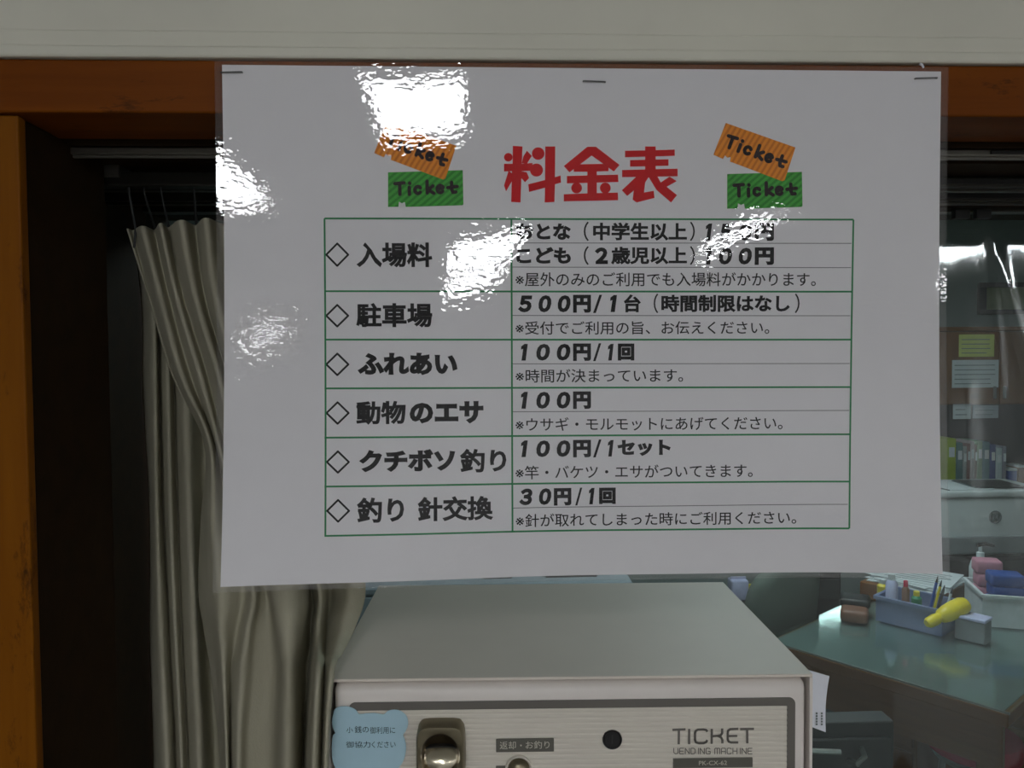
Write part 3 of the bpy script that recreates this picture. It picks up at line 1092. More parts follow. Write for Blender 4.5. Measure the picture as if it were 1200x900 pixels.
print_text('handwriting', [('小', 406, 852, 413.5, 859), ('銭の', 415.5, 851, 432, 859), ('御利用に', 433.5, 852, 463, 860)], NT2, M['pen'], note, .0, 0)
print_text('handwriting', [('御協力', 405.5, 869, 434, 876.5), ('ください', 435.5, 869, 463.5, 876.5)], NT2, M['pen'], note, .0, 0)

# white slip stuck on the machine's right side
sl = []
for p in ((951.5, 786.5), (972.0, 792.5), (968.0, 858.5), (951.5, 852)):
    sl.append(P(p[0], p[1], .545))
slip = thing('paper_slip', 'white paper slip sticking out from the machine\'s right side', 'paper slip', tuple((sl[2] + sl[3]) / 2))
b = bmesh.new()
rows = []
for i in range(8):
    t_ = i / 7
    rows.append([b.verts.new((1 - s_) * ((1 - t_) * sl[0] + t_ * sl[3]) + s_ * ((1 - t_) * sl[1] + t_ * sl[2]) + np.array([0, .003 * math.sin(3 * t_) * s_, 0])) for s_ in np.linspace(-.25, 1, 7)])
for r1, r2 in zip(rows, rows[1:]):
    for k in range(6):
        b.faces.new((r1[k], r1[k + 1], r2[k + 1], r2[k]))
ext = bmesh.ops.extrude_face_region(b, geom=list(b.faces))
bmesh.ops.translate(b, verts=[v for v in ext['geom'] if isinstance(v, bmesh.types.BMVert)], vec=(0, .0004, 0))
link('paper', b, M['slip'], slip)
b = bmesh.new()
for i in range(2):
    for j in range(5):
        c = P(957 + i * 6, 836 + j * 3.2, .5445)
        add_box(b, (c[0] - .0006, c[1] - .0002, c[2] - .0006), (c[0] + .0006, c[1] + .0001, c[2] + .0007))
link('printed_marks', b, M['print'], slip)

# ================================================================== CURTAIN
curt = thing('curtain', 'greige linen curtain gathered at the left of the opening', 'curtain', tuple(P(280, 900, .58) - np.array([0, 0, .3])))


def drape(name, ys, xs, ds, parent, ncol=6, nrow=90, ztop=None):
    """xs/ds: one row per level (all creases), resampled smoothly both ways"""
    xs, ds = np.array(xs, float), np.array(ds, float)
    Yl = np.array(ys, float)
    if Yl.ndim == 1:
        Yl = np.repeat(Yl[:, None], xs.shape[1], 1)
    pts = np.stack([xs, Yl, ds], -1)
    pts = catmull(pts, nrow)
    pts = np.swapaxes(catmull(np.swapaxes(pts, 0, 1), (xs.shape[1] - 1) * ncol + 1), 0, 1)
    nr, nc = pts.shape[:2]
    W = np.array([[P(*q) for q in r_] for r_ in pts])
    o = raw(name, W.reshape(-1, 3), grid_faces(nr, nc, True), M['cloth'], parent, True)
    m = o.modifiers.new('thick', 'SOLIDIFY')
    m.thickness = .0012
    m.offset = 0
    return o


lv = [262, 345, 440, 520, 610, 690, 735, 765, 790, 900, 1150]
XA = [[149, 156, 167, 181, 188, 197, 212, 229, 241, 262, 290, 320, 350, 380],
      [173, 177, 187, 198, 206, 215, 228, 240, 252, 272, 300, 330, 355, 380],
      [202, 205, 213, 224, 234, 244, 256, 266, 276, 296, 320, 345, 370, 395],
      [240, 241, 246, 252, 256, 262, 272, 282, 292, 310, 330, 352, 380, 405],
      [236, 239, 250, 268, 276, 284, 296, 304, 322, 340, 354, 370, 395, 418],
      [233, 238, 258, 285, 296, 305, 314, 320, 348, 364, 374, 386, 408, 428],
      [239, 245, 259, 278, 290, 301, 319, 327, 347, 364, 373, 383, 400, 416],
      [244, 250, 261, 274, 286, 299, 321, 331, 347, 363, 372, 381, 392, 402],
      [248, 254, 262, 271, 283, 298, 322, 333, 346, 361, 371, 380, 387, 391],
      [259, 262, 266, 270, 279, 291, 318, 331, 345, 356, 366, 376, 381, 384],
      [265, 268, 272, 276, 284, 294, 316, 328, 340, 350, 360, 370, 376, 380]]
base = [.588, .586, .592, .585, .582, .574, .568, .564, .56, .556, .552, .548, .545, .54]
top_o = [.004, .014, -.012, .014, -.014, .014, -.014, .014, -.014, .014, -.014, .014, -.014, .0]
mid_o = [.012, .014, -.010, .010, -.010, .010, -.010, .010, -.012, .012, -.012, .012, -.012, .0]
low_o = [.030, .020, -.014, .008, -.010, .008, .014, -.020, -.014, .040, -.014, .030, -.012, .0]
DA = []
for i, y in enumerate(lv):
    o_ = top_o if i == 0 else mid_o if i in (1, 2) else [(a + c) / 2 for a, c in zip(mid_o, low_o)] if i in (3, 4) else low_o
    row = [bs + oo for bs, oo in zip(base, o_)]
    if i >= 5:
        flap = {690: .582, 735: .570, 765: .538, 790: .508, 900: .497, 1150: .49}[y]
        for k in (10, 11, 12, 13):
            row[k] = flap + low_o[k] * (.7 if y < 760 else .45)
        row[9] = {690: .600, 735: .598, 765: .592, 790: .588, 900: .585, 1150: .58}[y]
    DA.append(row)
zhead = .0975
ytop = [417 - zhead * FPX / d for d in DA[0]]
YA = [ytop] + [[y] * 14 for y in lv[1:]]
drape('front_panel', YA, XA, DA, curt)
XB = [[160, 172, 178, 192, 200, 214, 238, 262, 290],
      [167, 180, 184, 195, 200, 215, 236, 262, 290],
      [168, 182, 186, 197, 204, 218, 240, 262, 290],
      [176, 184, 191, 200, 208, 222, 238, 262, 290],
      [176, 189, 199, 206, 213, 228, 242, 262, 290],
      [180, 196, 206, 213, 220, 234, 251, 266, 290],
      [184, 200, 210, 217, 224, 238, 255, 268, 292]]
DBo = [.010, -.009, .012, -.009, .010, -.011, .018, .012, .02]
DB = [[.628 + o_ for o_ in DBo] for _ in XB]
drape('rear_panel', [300, 367, 460, 600, 750, 900, 1150], XB, DB, curt)
rail = thing('curtain_rail', 'dark curtain rail under the header above the gathered curtain', 'rail', (JX + .2, .6, EYE + .126))
zr2 = EYE + .1265
RX0, RX1 = JX - .045, .16
link('track', box((RX0, .575, zr2), (RX1, .588, zr2 + .0105), .001), M['rail_dark'], rail)
for k in range(3):
    x_ = RX0 + .04 + k * .14
    link('bracket', box((x_, .572, zr2 + .006), (x_ + .012, .592, top_z - .0005), .0008), M['rail'], rail)
for k, (px_, d_) in enumerate(((157, .59), (181, .6), (197, .595), (229, .585), (262, .575), (320, .56))):
    q = P(px_, 417 - zhead * FPX / d_ + 4, d_)
    pts = [(q[0], q[1], q[2] - .012), (q[0], q[1] + .003, q[2] + .002), (q[0] + .001, .581, zr2 - .004), (q[0] + .001, .581, zr2 + .002)]
    link('hook', add_tube(bmesh.new(), pts, .0009, 6), M['dark_grey'], curt, True)

# ================================================================== CLEAR VINYL SHEET
vin = thing('vinyl_sheet', 'clear creased vinyl sheet hanging across the office side of the opening', 'plastic sheet', (.45, .735, .95))
VX0, VX1, VZ0, VZ1 = JX - .045, OPX1 - .004, .945, top_z - .004
nxv, nzv = 420, 150
xv, zv = np.linspace(VX0, VX1, nxv), np.linspace(VZ1, VZ0, nzv)
Xv, Zv = np.meshgrid(xv, zv)
Yv = .738 + .0007 * np.sin(Xv * 26 + 1.2) * np.clip((VZ1 - Zv) * 5, .1, 1) + .00015 * np.sin(Xv * 61 + Zv * 5)


def ridge(pa, pb, wd, amp):
    """a pressed-in fold running between two points of the sheet"""
    global Yv
    a, c = np.array([pa[0], pa[2]]), np.array([pb[0], pb[2]])
    t_ = np.clip(((Xv - a[0]) * (c - a)[0] + (Zv - a[1]) * (c - a)[1]) / ((c - a) @ (c - a)), 0, 1)
    dd = np.hypot(Xv - a[0] - t_ * (c - a)[0], Zv - a[1] - t_ * (c - a)[1])
    Yv = Yv - amp * np.exp(-(dd / wd) ** 2)


ridge(P(1156, 245, .735), P(1215, 445, .735), .005, .0009)
ridge(P(1166, 300, .735), P(1178, 460, .735), .003, .0004)
ridge(P(1055, 740, .735), P(1047, 900, .735), .012, .0012)
ridge(P(1135, 460, .735), P(1140, 640, .735), .010, .0010)
ridge(P(1186, 560, .735), P(1192, 900, .735), .012, .0014)
fv = np.stack([Xv, Yv, Zv], -1).reshape(-1, 3)
shell('clear_sheet', fv, fv + np.array([0, .0004, 0]), nzv, nxv, M['vinyl'], vin)
link('hem_bar', box((VX0, .730, VZ1 - .002), (VX1, .746, VZ1 + .003), .001), M['rail_dark'], vin)
for px_ in (1128, 1153):
    q = P(px_, 241, .725)
    link('clip', box((q[0] - .009, .722, VZ1 - .010), (q[0] + .006, .7285, VZ1 - .001), .001), M['dark_grey'], vin)

# ================================================================== THE OFFICE
DZ = .72
e1, e2 = np.array([.622, -.783, 0]), np.array([.783, .622, 0])
dorg = np.array([.877, 2.345, 0])
DF = Matrix(((e1[0], e2[0], 0, dorg[0]), (e1[1], e2[1], 0, dorg[1]), (0, 0, 1, 0), (0, 0, 0, 1)))   # local x = along the near edge, y = away
DW, DL = .66, 1.06
desk = thing('office_desk', 'brown office desk with a glass top and grey-green mat', 'desk', tuple(DF @ Vector((DW / 2, DL / 2, 0))), math.atan2(e1[1], e1[0]))
link('desktop', box((0, 0, DZ - .045), (DW, DL, DZ - .009), .004, DF), M['desk_wood'], desk)
link('desk_mat', box((.012, .012, DZ - .009), (DW - .012, DL - .012, DZ - .0065), .001, DF), M['desk_mat'], desk)
link('glass_top', box((-.004, -.004, DZ - .0062), (DW + .004, DL + .004, DZ), .002, DF), M['desk_glass'], desk)
link('glass_edge', box((-.006, -.0065, DZ - .0062), (DW + .006, -.0042, DZ - .0005), .0006, DF), M['steel'], desk)
link('apron', box((.02, .03, DZ - .17), (DW - .02, .05, DZ - .046), .002, DF), M['desk_wood'], desk)
for x_ in (.02, DW - .22):
    dr = link('drawer_pedestal', box((x_, .58, 0), (x_ + .2, DL - .03, DZ - .046), .003, DF), M['desk_wood'], desk)
    for k in range(3):
        link('drawer_front', box((x_ + .01, .566, .06 + k * .2), (x_ + .19, .579, .24 + k * .2), .003, DF), M['desk_wood'], dr)
for x_ in (.03, DW - .08):
    link('leg', box((x_, .03, 0), (x_ + .05, .08, DZ - .046), .003, DF), M['desk_wood'], desk)

# grey-green chair with its back against the desk's far-left edge
ch = thing('office_chair', 'grey-green office chair with its rounded back at the left end of the desk', 'chair', tuple(DF @ Vector((-.3, .27, 0))), math.atan2(e1[1], e1[0]))
b = bmesh.new()
pr = []
for k in range(40):
    a = 2 * math.pi * k / 40
    c, s_ = math.cos(a), math.sin(a)
    pr.append((abs(c) ** .55 * (1 if c > 0 else -1) * .215 + .27, abs(s_) ** .55 * (1 if s_ > 0 else -1) * .20 + .70))
fr_ = DF @ Matrix.Rotation(R(90), 4, 'Z')
rings = []
for ins, off in ((.04, -.012), (.012, -.002), (0, .014), (0, .03), (.012, .046), (.04, .055)):
    ring = []
    for x_, z_ in pr:
        x2, z2 = .27 + (x_ - .27) * (1 - ins * 4), .70 + (z_ - .70) * (1 - ins * 4)
        ring.append(b.verts.new(DF @ Vector((-.075 - off + .10 * (z2 - .7) + .25 * (x2 - .27) ** 2 * -1, x2, z2))))
    rings.append(ring)
for r1, r2 in zip(rings, rings[1:]):
    for k in range(40):
        b.faces.new((r1[k], r1[(k + 1) % 40], r2[(k + 1) % 40], r2[k]))
b.faces.new(rings[0])
b.faces.new(rings[-1])
link('backrest', b, M['chair_fabric'], ch, True)
link('seat', box((-.50, .08, .42), (-.15, .46, .49), .03, DF, 3), M['chair_fabric'], ch, True)
link('back_bracket', box((-.135, .25, .41), (-.105, .29, .66), .004, DF), M['dark_grey'], ch)
link('seat_bar', box((-.33, .25, .40), (-.105, .29, .419), .003, DF), M['dark_grey'], ch)
link('column', add_lathe(bmesh.new(), [(.025, .08), (.025, .42)], Matrix.Translation(DF @ Vector((-.32, .27, 0))), 16), M['dark_grey'], ch, True)
for k in range(5):
    a = 2 * math.pi * k / 5
    c = DF @ Vector((-.32, .27, 0))
    lg = link('leg', add_tube(bmesh.new(), [c + Vector((0, 0, .10)), c + Vector((.2 * math.cos(a), .2 * math.sin(a), .07))], [.02, .013], 8), M['dark_grey'], ch)
    link('caster', add_lathe(bmesh.new(), [(.022, -.01), (.026, 0), (.022, .01)], Matrix.Translation(c + Vector((.2 * math.cos(a), .2 * math.sin(a), .0265))) @ Matrix.Rotation(R(90), 4, 'X'), 14), M['black'], lg)


def dpt(x, y, z=0):
    return DF @ Vector((x, y, DZ + z))


def place(px, py):
    """desk-local position of a point of the glass top"""
    q = DF.inverted() @ Vector(PZ(px, py, DZ))
    return q.x, q.y


# brown case with a dark lid
x_, y_ = place(1000, 728)
bc = thing('glasses_case', 'small brown case with a dark lid lying on the desk glass', 'case', tuple(dpt(x_, y_)), 0)
CF = Matrix.Translation(dpt(x_, y_)) @ Matrix.Rotation(R(62), 4, 'Z')
link('body', box((-.03, -.045, .0), (.10, .04, .042), .014, CF, 3), M['brown'], bc, True)
link('lid', box((.035, -.05, .032), (.125, .045, .062), .012, CF, 3), M['black'], bc, True)

# blue-grey basket with pens and tubes
bx_, by_ = place(1026, 727)
bk_ = thing('desk_basket', 'blue-grey plastic basket full of stationery on the desk', 'basket', tuple(dpt(bx_ + .1, by_ + .08)), math.atan2(e1[1], e1[0]))
BW, BD, BH = .205, .15, .085
b = bmesh.new()
t_ = .004
add_box(b, (bx_, by_, DZ), (bx_ + BW, by_ + BD, DZ + t_), .001, DF)
for lo, hi in (((0, 0), (BW, t_)), ((0, BD - t_), (BW, BD)), ((0, t_), (t_, BD - t_)), ((BW - t_, t_), (BW, BD - t_))):
    add_box(b, (bx_ + lo[0], by_ + lo[1], DZ + t_), (bx_ + hi[0], by_ + hi[1], DZ + BH), .001, DF)
link('tub', b, M['basket'], bk_)
b = bmesh.new()
for lo, hi in (((-.006, -.006), (BW + .006, 0)), ((-.006, BD), (BW + .006, BD + .006)), ((-.006, 0), (0, BD)), ((BW, 0), (BW + .006, BD))):
    add_box(b, (bx_ + lo[0], by_ + lo[1], DZ + BH - .012), (bx_ + hi[0], by_ + hi[1], DZ + BH), .001, DF)
link('rim', b, M['basket'], bk_)


def bottle(name, label, cat, x, y, z, r_, h, mat, capmat, lean=(0, 0), group=None):
    t = thing(name, label, cat, tuple(dpt(x, y, z)), 0, group)
    fr_ = Matrix.Translation(dpt(x, y, z)) @ Matrix.Rotation(lean[0], 4, 'X') @ Matrix.Rotation(lean[1], 4, 'Y')
    link('body', add_lathe(bmesh.new(), [(r_ * .9, 0), (r_, .006), (r_, h * .78), (r_ * .55, h * .86)], fr_, 18), mat, t, True)
    link('cap', add_lathe(bmesh.new(), [(r_ * .6, h * .85), (r_ * .6, h * .98), (r_ * .45, h)], fr_, 18), capmat, t, True)
    return t


bottle('glue_bottle', 'lavender-white tube standing in the desk basket', 'bottle', bx_ + .03, by_ + .05, .005, .019, .150, M['lavender'], M['white_pl'])
bottle('spray_bottle', 'slim brown bottle with red cap in the desk basket', 'bottle', bx_ + .075, by_ + .05, .005, .012, .135, M['brown'], M['red'])
bottle('glue_bottle', 'green squat bottle in the middle of the desk basket', 'bottle', bx_ + .105, by_ + .06, .005, .016, .105, M['green'], M['yellow'])
bottle('glue_bottle', 'small yellow bottle behind the brown case on the desk', 'bottle', bx_ - .03, by_ + .12, 0, .018, .11, M['yellow'], M['white_pl'])
for k, (dx_, dy_, ln_, m_, lb) in enumerate(((.135, .1, .15, 'yellow', 'yellow pencil leaning in the desk basket'), (.15, .085, .14, 'dark_grey', 'dark pen leaning in the desk basket'),
                                            (.12, .11, .16, 'blue', 'blue pen leaning in the desk basket'), (.168, .1, .13, 'white_pl', 'white pen leaning in the desk basket'))):
    a_, c_ = dpt(bx_ + dx_, by_ + dy_, .006), dpt(bx_ + dx_ + .02, by_ + dy_ + .03, ln_ * .95)
    t = thing('pencil', lb, 'pen', tuple(a_), 0, 'pens in the desk basket')
    link('barrel', add_tube(bmesh.new(), [a_, a_ + (c_ - a_) * .85], .0042, 8), M[m_], t, True)
    link('tip', add_tube(bmesh.new(), [a_ + (c_ - a_) * .85, c_], [.0042, .0008], 8), M['dark_grey'], t, True)

# yellow tape dispenser / squeeze bottle lying over the basket's right end
ya_, yb2 = P(1086, 731, 2.30), P(1133, 707, 2.34)
yt_ = thing('squeeze_bottle', 'bright yellow squeeze bottle lying tilted at the basket\'s right end', 'bottle', tuple((ya_ + yb2) / 2))
d_ = Vector(yb2 - ya_)
va = Vector(ya_)
link('body', add_tube(bmesh.new(), [va + d_ * t2 for t2 in (.30, .36, .5, .7, .88, .96, 1.0)], [.013, .021, .026, .028, .027, .022, .010], 18), M['yellow'], yt_, True)
link('nozzle', add_tube(bmesh.new(), [va + d_ * t2 for t2 in (0, .05, .2, .31)], [.011, .016, .018, .0145], 18), M['yellow'], yt_, True)
# small clear-grey box carrying it
x_, y_ = place(1118, 748)
gb = thing('pin_box', 'small grey lidded box under the yellow squeeze bottle', 'box', tuple(dpt(x_ + .035, y_ + .03)), math.atan2(e1[1], e1[0]))
link('body', box((x_, y_, DZ), (x_ + .085, y_ + .06, DZ + .066), .004, DF), M['printer_grey'], gb)
link('lid', box((x_ - .002, y_ - .002, DZ + .066), (x_ + .087, y_ + .062, DZ + .076), .003, DF), M['lavender'], gb)

# wooden tray of papers behind the basket
tx, ty = -.02, .62
tr = thing('paper_tray', 'low brown tray carrying loose papers behind the basket', 'tray', tuple(dpt(tx + .17, ty + .15)), math.atan2(e1[1], e1[0]))
link('base', box((tx + .02, ty, DZ), (tx + .29, ty + .31, DZ + .06), .004, DF), M['desk_wood'], tr)
for k in range(9):
    fr_ = DF @ Matrix.Translation((tx + .155 + random.uniform(-.025, .025), ty + .15 + random.uniform(-.02, .02), DZ + .0602 + k * .0022)) @ Matrix.Rotation(random.uniform(-.22, .22), 4, 'Z')
    pp = thing('paper_sheet', 'loose printed sheet in the stack on the brown tray', 'paper', tuple(fr_ @ Vector((0, 0, 0))), 0, 'loose papers on the brown tray')
    link('sheet', box((-.12, -.105, 0), (.12, .105, .0018), 0, fr_), M['white_paper'], pp)
    b = bmesh.new()
    for j in range(6):
        add_box(b, (-.10, -.08 + j * .026, .0018), (.10 - .05 * random.random(), -.072 + j * .026, .0020), 0, fr_)
    link('printed_lines', b, M['print'], pp)

# white tub with bundles
ux, uy = place(1147, 733)
ux += .01
tb = thing('white_tub', 'white plastic tub holding coloured bundles at the right of the desk', 'tub', tuple(dpt(ux + .1, uy + .1)), math.atan2(e1[1], e1[0]))
UW, UD, UH = .22, .20, .105
uf = Matrix.Translation(dpt(ux, uy)) @ Matrix.Rotation(R(-18), 4, 'Z')
b = bmesh.new()
add_box(b, (0, 0, 0), (UW, UD, .005), .001, uf)
for lo, hi in (((0, 0), (UW, .005)), ((0, UD - .005), (UW, UD)), ((0, .005), (.005, UD - .005)), ((UW - .005, .005), (UW, UD - .005))):
    add_box(b, (lo[0], lo[1], .005), (hi[0], hi[1], UH), .001, uf)
link('tub', b, M['white_pl'], tb)
b = bmesh.new()
for lo, hi in (((-.006, -.006), (UW + .006, 0)), ((-.006, UD), (UW + .006, UD + .006)), ((-.006, 0), (0, UD)), ((UW, 0), (UW + .006, UD))):
    add_box(b, (lo[0], lo[1], UH - .01), (hi[0], hi[1], UH), .001, uf)
link('rim', b, M['white_pl'], tb)
for nm, lb, lo, hi, m_ in (('cloth_bundle', 'blue folded bundle in the white tub', (.03, .02, .006), (.135, .10, .165), 'blue'),
                          ('cloth_bundle', 'pink folded bundle behind the blue one in the tub', (.012, .112, .006), (.10, .185, .185), 'pink'),
                          ('cloth_bundle', 'green folded bundle at the right of the white tub', (.145, .03, .006), (.212, .11, .175), 'green')):
    t = thing(nm, lb, 'bundle', tuple(uf @ Vector(((lo[0] + hi[0]) / 2, (lo[1] + hi[1]) / 2, lo[2]))))
    b = bmesh.new()
    hh = (hi[2] - lo[2]) / 4
    for k in range(4):
        j = random.uniform(-.003, .003)
        add_box(b, (lo[0] + .004 + j, lo[1] + .004, lo[2] + k * hh), (hi[0] - .004 + j, hi[1] - .004, lo[2] + (k + 1) * hh), .008, uf, 3)
    link('folds', b, M[m_], t, True)
# pump bottle
x_, y_ = (DF.inverted() @ Vector((1.79, 2.70, DZ))).xy
pb = thing('pump_bottle', 'pale pump bottle with dark spout standing behind the white tub', 'bottle', tuple(dpt(x_, y_)))
fr_ = Matrix.Translation(dpt(x_, y_))
link('body', add_lathe(bmesh.new(), [(.032, 0), (.035, .008), (.035, .11), (.028, .135), (.013, .147)], fr_, 20), M['white_pl'], pb, True)
link('pump', add_lathe(bmesh.new(), [(.013, .145), (.013, .165), (.006, .168), (.006, .192)], fr_, 14), M['white_pl'], pb, True)
link('spout', add_tube(bmesh.new(), [fr_ @ Vector((-.012, 0, .192)), fr_ @ Vector((.02, 0, .196)), fr_ @ Vector((.05, 0, .188))], [.008, .007, .005], 8), M['dark_grey'], pb, True)

# red stool under the desk, grey bin
c = P(1142, 900, 2.2)
st = thing('stool', 'round stool with a crimson cushion under the desk', 'stool', (c[0], c[1], 0))
SFm = Matrix.Translation((c[0], c[1], 0))
link('cushion', add_lathe(bmesh.new(), [(.10, .42), (.125, .43), (.13, .455), (.12, .475), (.08, .485), (.02, .488)], SFm, 28), M['red'], st, True)
link('seat_plate', add_lathe(bmesh.new(), [(.11, .405), (.115, .42)], SFm, 28), M['steel'], st, True)
for k in range(4):
    a = math.pi / 4 + k * math.pi / 2
    link('leg', add_tube(bmesh.new(), [(c[0] + .08 * math.cos(a), c[1] + .08 * math.sin(a), .408), (c[0] + .13 * math.cos(a), c[1] + .13 * math.sin(a), 0)], .01, 8), M['steel'], st, True)
x0, x1 = float(P(962, 850, 1.55)[0]), float(P(1048, 850, 1.55)[0])
bn = thing('storage_cabinet', 'low dark olive-grey cabinet with steel bar in front of the desk', 'cabinet', ((x0 + x1) / 2, 1.575, 0))
zc = float(P(1000, 846, 1.55)[2])
link('body', box((x0 - .1, 1.55, 0), (x1, 1.60, zc), .004), M['dark_grey'], bn)
link('door', box((x0 - .09, 1.538, .05), (x1 - .01, 1.549, zc - .03), .003), M['dark_grey'], bn)
link('top_bar', add_tube(bmesh.new(), [(x0 - .08, 1.53, zc - .045), (x0 + .03, 1.525, zc - .05)], .006, 8), M['steel'], bn, True)
link('handle', add_tube(bmesh.new(), [(x0 + .055, 1.539, zc - .075), (x0 + .06, 1.515, zc - .07), (x0 + .075, 1.515, zc - .055), (x0 + .08, 1.539, zc - .05)], .006, 8), M['steel'], bn, True)

# bookcase with books, notices
BY, BYd = 3.70, .34
kx0, kx1 = float(P(1085, 450, BY)[0]), float(P(1262, 450, BY)[0])
kz = lambda y: float(P(1150, y, BY)[2])
bz_top, bz_mid, bz_sh = kz(383), kz(474), kz(571)
case = thing('bookcase', 'brown wooden bookcase against the office rear wall', 'bookcase', ((kx0 + kx1) / 2, BY + BYd / 2, 0))
for x_ in (kx0, kx1 - .02):
    link('side_panel', box((x_, BY, 0), (x_ + .02, BY + BYd, bz_top - .02), .001), M['case_wood'], case)
link('top_panel', box((kx0 - .01, BY - .012, bz_top - .02), (kx1 + .01, BY + BYd, bz_top), .002), M['case_wood'], case)
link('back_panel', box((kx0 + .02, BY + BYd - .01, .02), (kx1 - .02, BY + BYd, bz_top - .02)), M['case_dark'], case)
for z_ in (bz_mid, bz_sh - .02, .06):
    link('shelf', box((kx0 + .02, BY + .005, z_), (kx1 - .02, BY + BYd - .01, z_ + .02), .001), M['case_wood'], case)
mx_ = (kx0 + kx1) / 2 - .02
for xa, xb in ((kx0 + .022, mx_ - .002), (mx_ + .002, kx1 - .022)):
    d_ = link('door', box((xa, BY - .012, bz_mid + .004), (xb, BY + .004, bz_top - .024), .002), M['case_wood'], case)
    hx_ = xb - .03 if xa < mx_ - .1 else xa + .015
    link('handle', box((hx_, BY - .024, bz_mid + .03), (hx_ + .012, BY - .012, bz_mid + .09), .003), M['steel'], d_)
    link('lower_door', box((xa, BY - .012, .09), (xb, BY + .004, bz_sh - .03), .002), M['case_wood'], case)


def notice(name, label, cat, x0, y0, x1, y1, Y, mat, lines=4):
    a, c = P(x0, y0, Y), P(x1, y1, Y)
    t = thing(name, label, cat, ((a[0] + c[0]) / 2, Y, c[2]))
    link('sheet', box((a[0], Y, c[2]), (c[0], Y + .0012, a[2])), M[mat], t)
    b = bmesh.new()
    h = (a[2] - c[2]) / (lines + 1)
    for k in range(lines):
        add_box(b, (a[0] + .012, Y - .0004, c[2] + h * (k + .75)), (c[0] - .012 - .03 * random.random(), Y + .0002, c[2] + h * (k + .95)))
    link('printed_lines', b, M['print'], t)


YN = BY - .0137
notice('paper_notice', 'yellow paper notice taped on the bookcase door', 'notice', 1124, 392, 1165, 418, YN, 'yellow_paper')
notice('paper_notice', 'larger white paper notice below the yellow one', 'notice', 1116, 422, 1170, 454, YN, 'white_paper', 5)
notice('paper_notice', 'small pale square card hanging at the open shelf\'s left', 'notice', 1117, 473, 1137.5, 491, BY - .002, 'white_paper', 2)
notice('paper_notice', 'dull green-grey card hanging beside the small pale card', 'notice', 1140, 475, 1170, 490, BY - .002, 'cabinet', 2)
books = [(1110, 1121, 514, (150, 170, 30), 'bright yellow-green'), (1121.5, 1129, 519, (60, 104, 104), 'dark teal'), (1129.5, 1133.5, 523, (150, 158, 156), 'thin pale grey'),
         (1134, 1137.5, 520, (128, 98, 96), 'thin reddish-brown'), (1138, 1142.5, 517, (168, 160, 160), 'thin pinkish-white'), (1143, 1145.5, 521, (80, 66, 50), 'very thin brown'),
         (1146, 1152, 517, (112, 140, 112), 'sage green'), (1152.5, 1160.5, 518, (84, 120, 128), 'wide grey-teal'), (1161, 1167.5, 521, (44, 66, 124), 'navy blue'),
         (1168, 1175, 525, (170, 186, 190), 'white'), (1175.5, 1180, 523, (108, 112, 128), 'slate grey')]
for i, (xa, xb, yt2, col, nm) in enumerate(books):
    a, c = P(xa, yt2, BY + .02), P(xb, yt2, BY + .02)
    t = thing('book', nm + ' book standing upright on the open bookcase shelf', 'book', ((a[0] + c[0]) / 2, BY + .1, bz_sh), 0, 'books on the open shelf')
    link('cover', box((a[0], BY + .02, bz_sh), (c[0] - .001, BY + .19, a[2]), min(.004, (c[0] - a[0]) * .2)), plain('book_cover', hexc(*col), .6), t)
    bh = a[2] - bz_sh
    link('spine_label', box((a[0] + (c[0] - a[0]) * .2, BY + .0188, bz_sh + bh * .62), (a[0] + (c[0] - a[0]) * .8, BY + .0201, bz_sh + bh * .82)), M['white_paper'], t)
for i, (xa, xb, yt2, m_, lb) in enumerate(((1182, 1192, 552, 'blue', 'small blue box at the right end of the book row'), (1193.5, 1201, 548, 'brown', 'small brown box beside the blue one on the shelf'))):
    a, c = P(xa, yt2, BY + .03), P(xb, yt2, BY + .03)
    t = thing('small_box', lb, 'box', ((a[0] + c[0]) / 2, BY + .06, bz_sh))
    link('body', box((a[0], BY + .03, bz_sh), (c[0], BY + .12, a[2]), .003), M[m_], t)
    link('lid', box((a[0] - .001, BY + .029, a[2]), (c[0] + .001, BY + .121, a[2] + .012), .002), M['white_pl'], t)

# printer on a dark stand
PY0, PY1 = 3.00, 3.30
px0, px1 = float(P(1100, 600, PY0)[0]), float(P(1236, 600, PY0)[0])
pz1 = EYE - .548
pz0 = float(P(1150, 651, PY0)[2])
std = thing('printer_stand', 'black low stand under the white printer', 'stand', ((px0 + px1) / 2, 3.17, 0))
link('top_board', box((px0 - .03, PY0 - .01, pz0 - .02), (px1 + .03, PY1 + .04, pz0), .003), M['black'], std)
link('cupboard', box((px0 - .01, PY0 + .01, .06), (px1 + .01, PY1 + .03, pz0 - .02), .003), M['dark_grey'], std)
for x_ in (px0, px1 - .04):
    for y_ in (PY0 + .02, PY1 - .03):
        link('foot', box((x_, y_, 0), (x_ + .04, y_ + .04, .06), .003), M['black'], std)
pt = thing('printer', 'white office printer with a round grey emblem on its front', 'printer', ((px0 + px1) / 2, 3.15, pz0))
pzm = float(P(1150, 629, PY0)[2])
link('body', box((px0, PY0 + .012, pz0), (px1, PY1, pz1 - .03), .012, None, 3), M['printer'], pt, True)
link('scanner_lid', box((px0 - .004, PY0 + .004, pz1 - .028), (px1 + .004, PY1 + .004, pz1), .008, None, 3), M['printer'], pt, True)
link('paper_drawer', box((px0 + .01, PY0, pz0 + .006), (px1 - .01, PY0 + .014, pzm), .004), M['printer_grey'], pt)
ec = P(1166.5, 606, PY0 + .010)
EF = Matrix.Translation((ec[0], PY0 + .0125, ec[2])) @ Matrix.Rotation(R(90), 4, 'X')
er = 8 / FPX * PY0
em = link('emblem', add_lathe(bmesh.new(), [(er, 0), (er, .003), (er * .84, .003), (er * .84, .0005)], EF, 32), M['printer_grey'], pt, True)
b = bmesh.new()
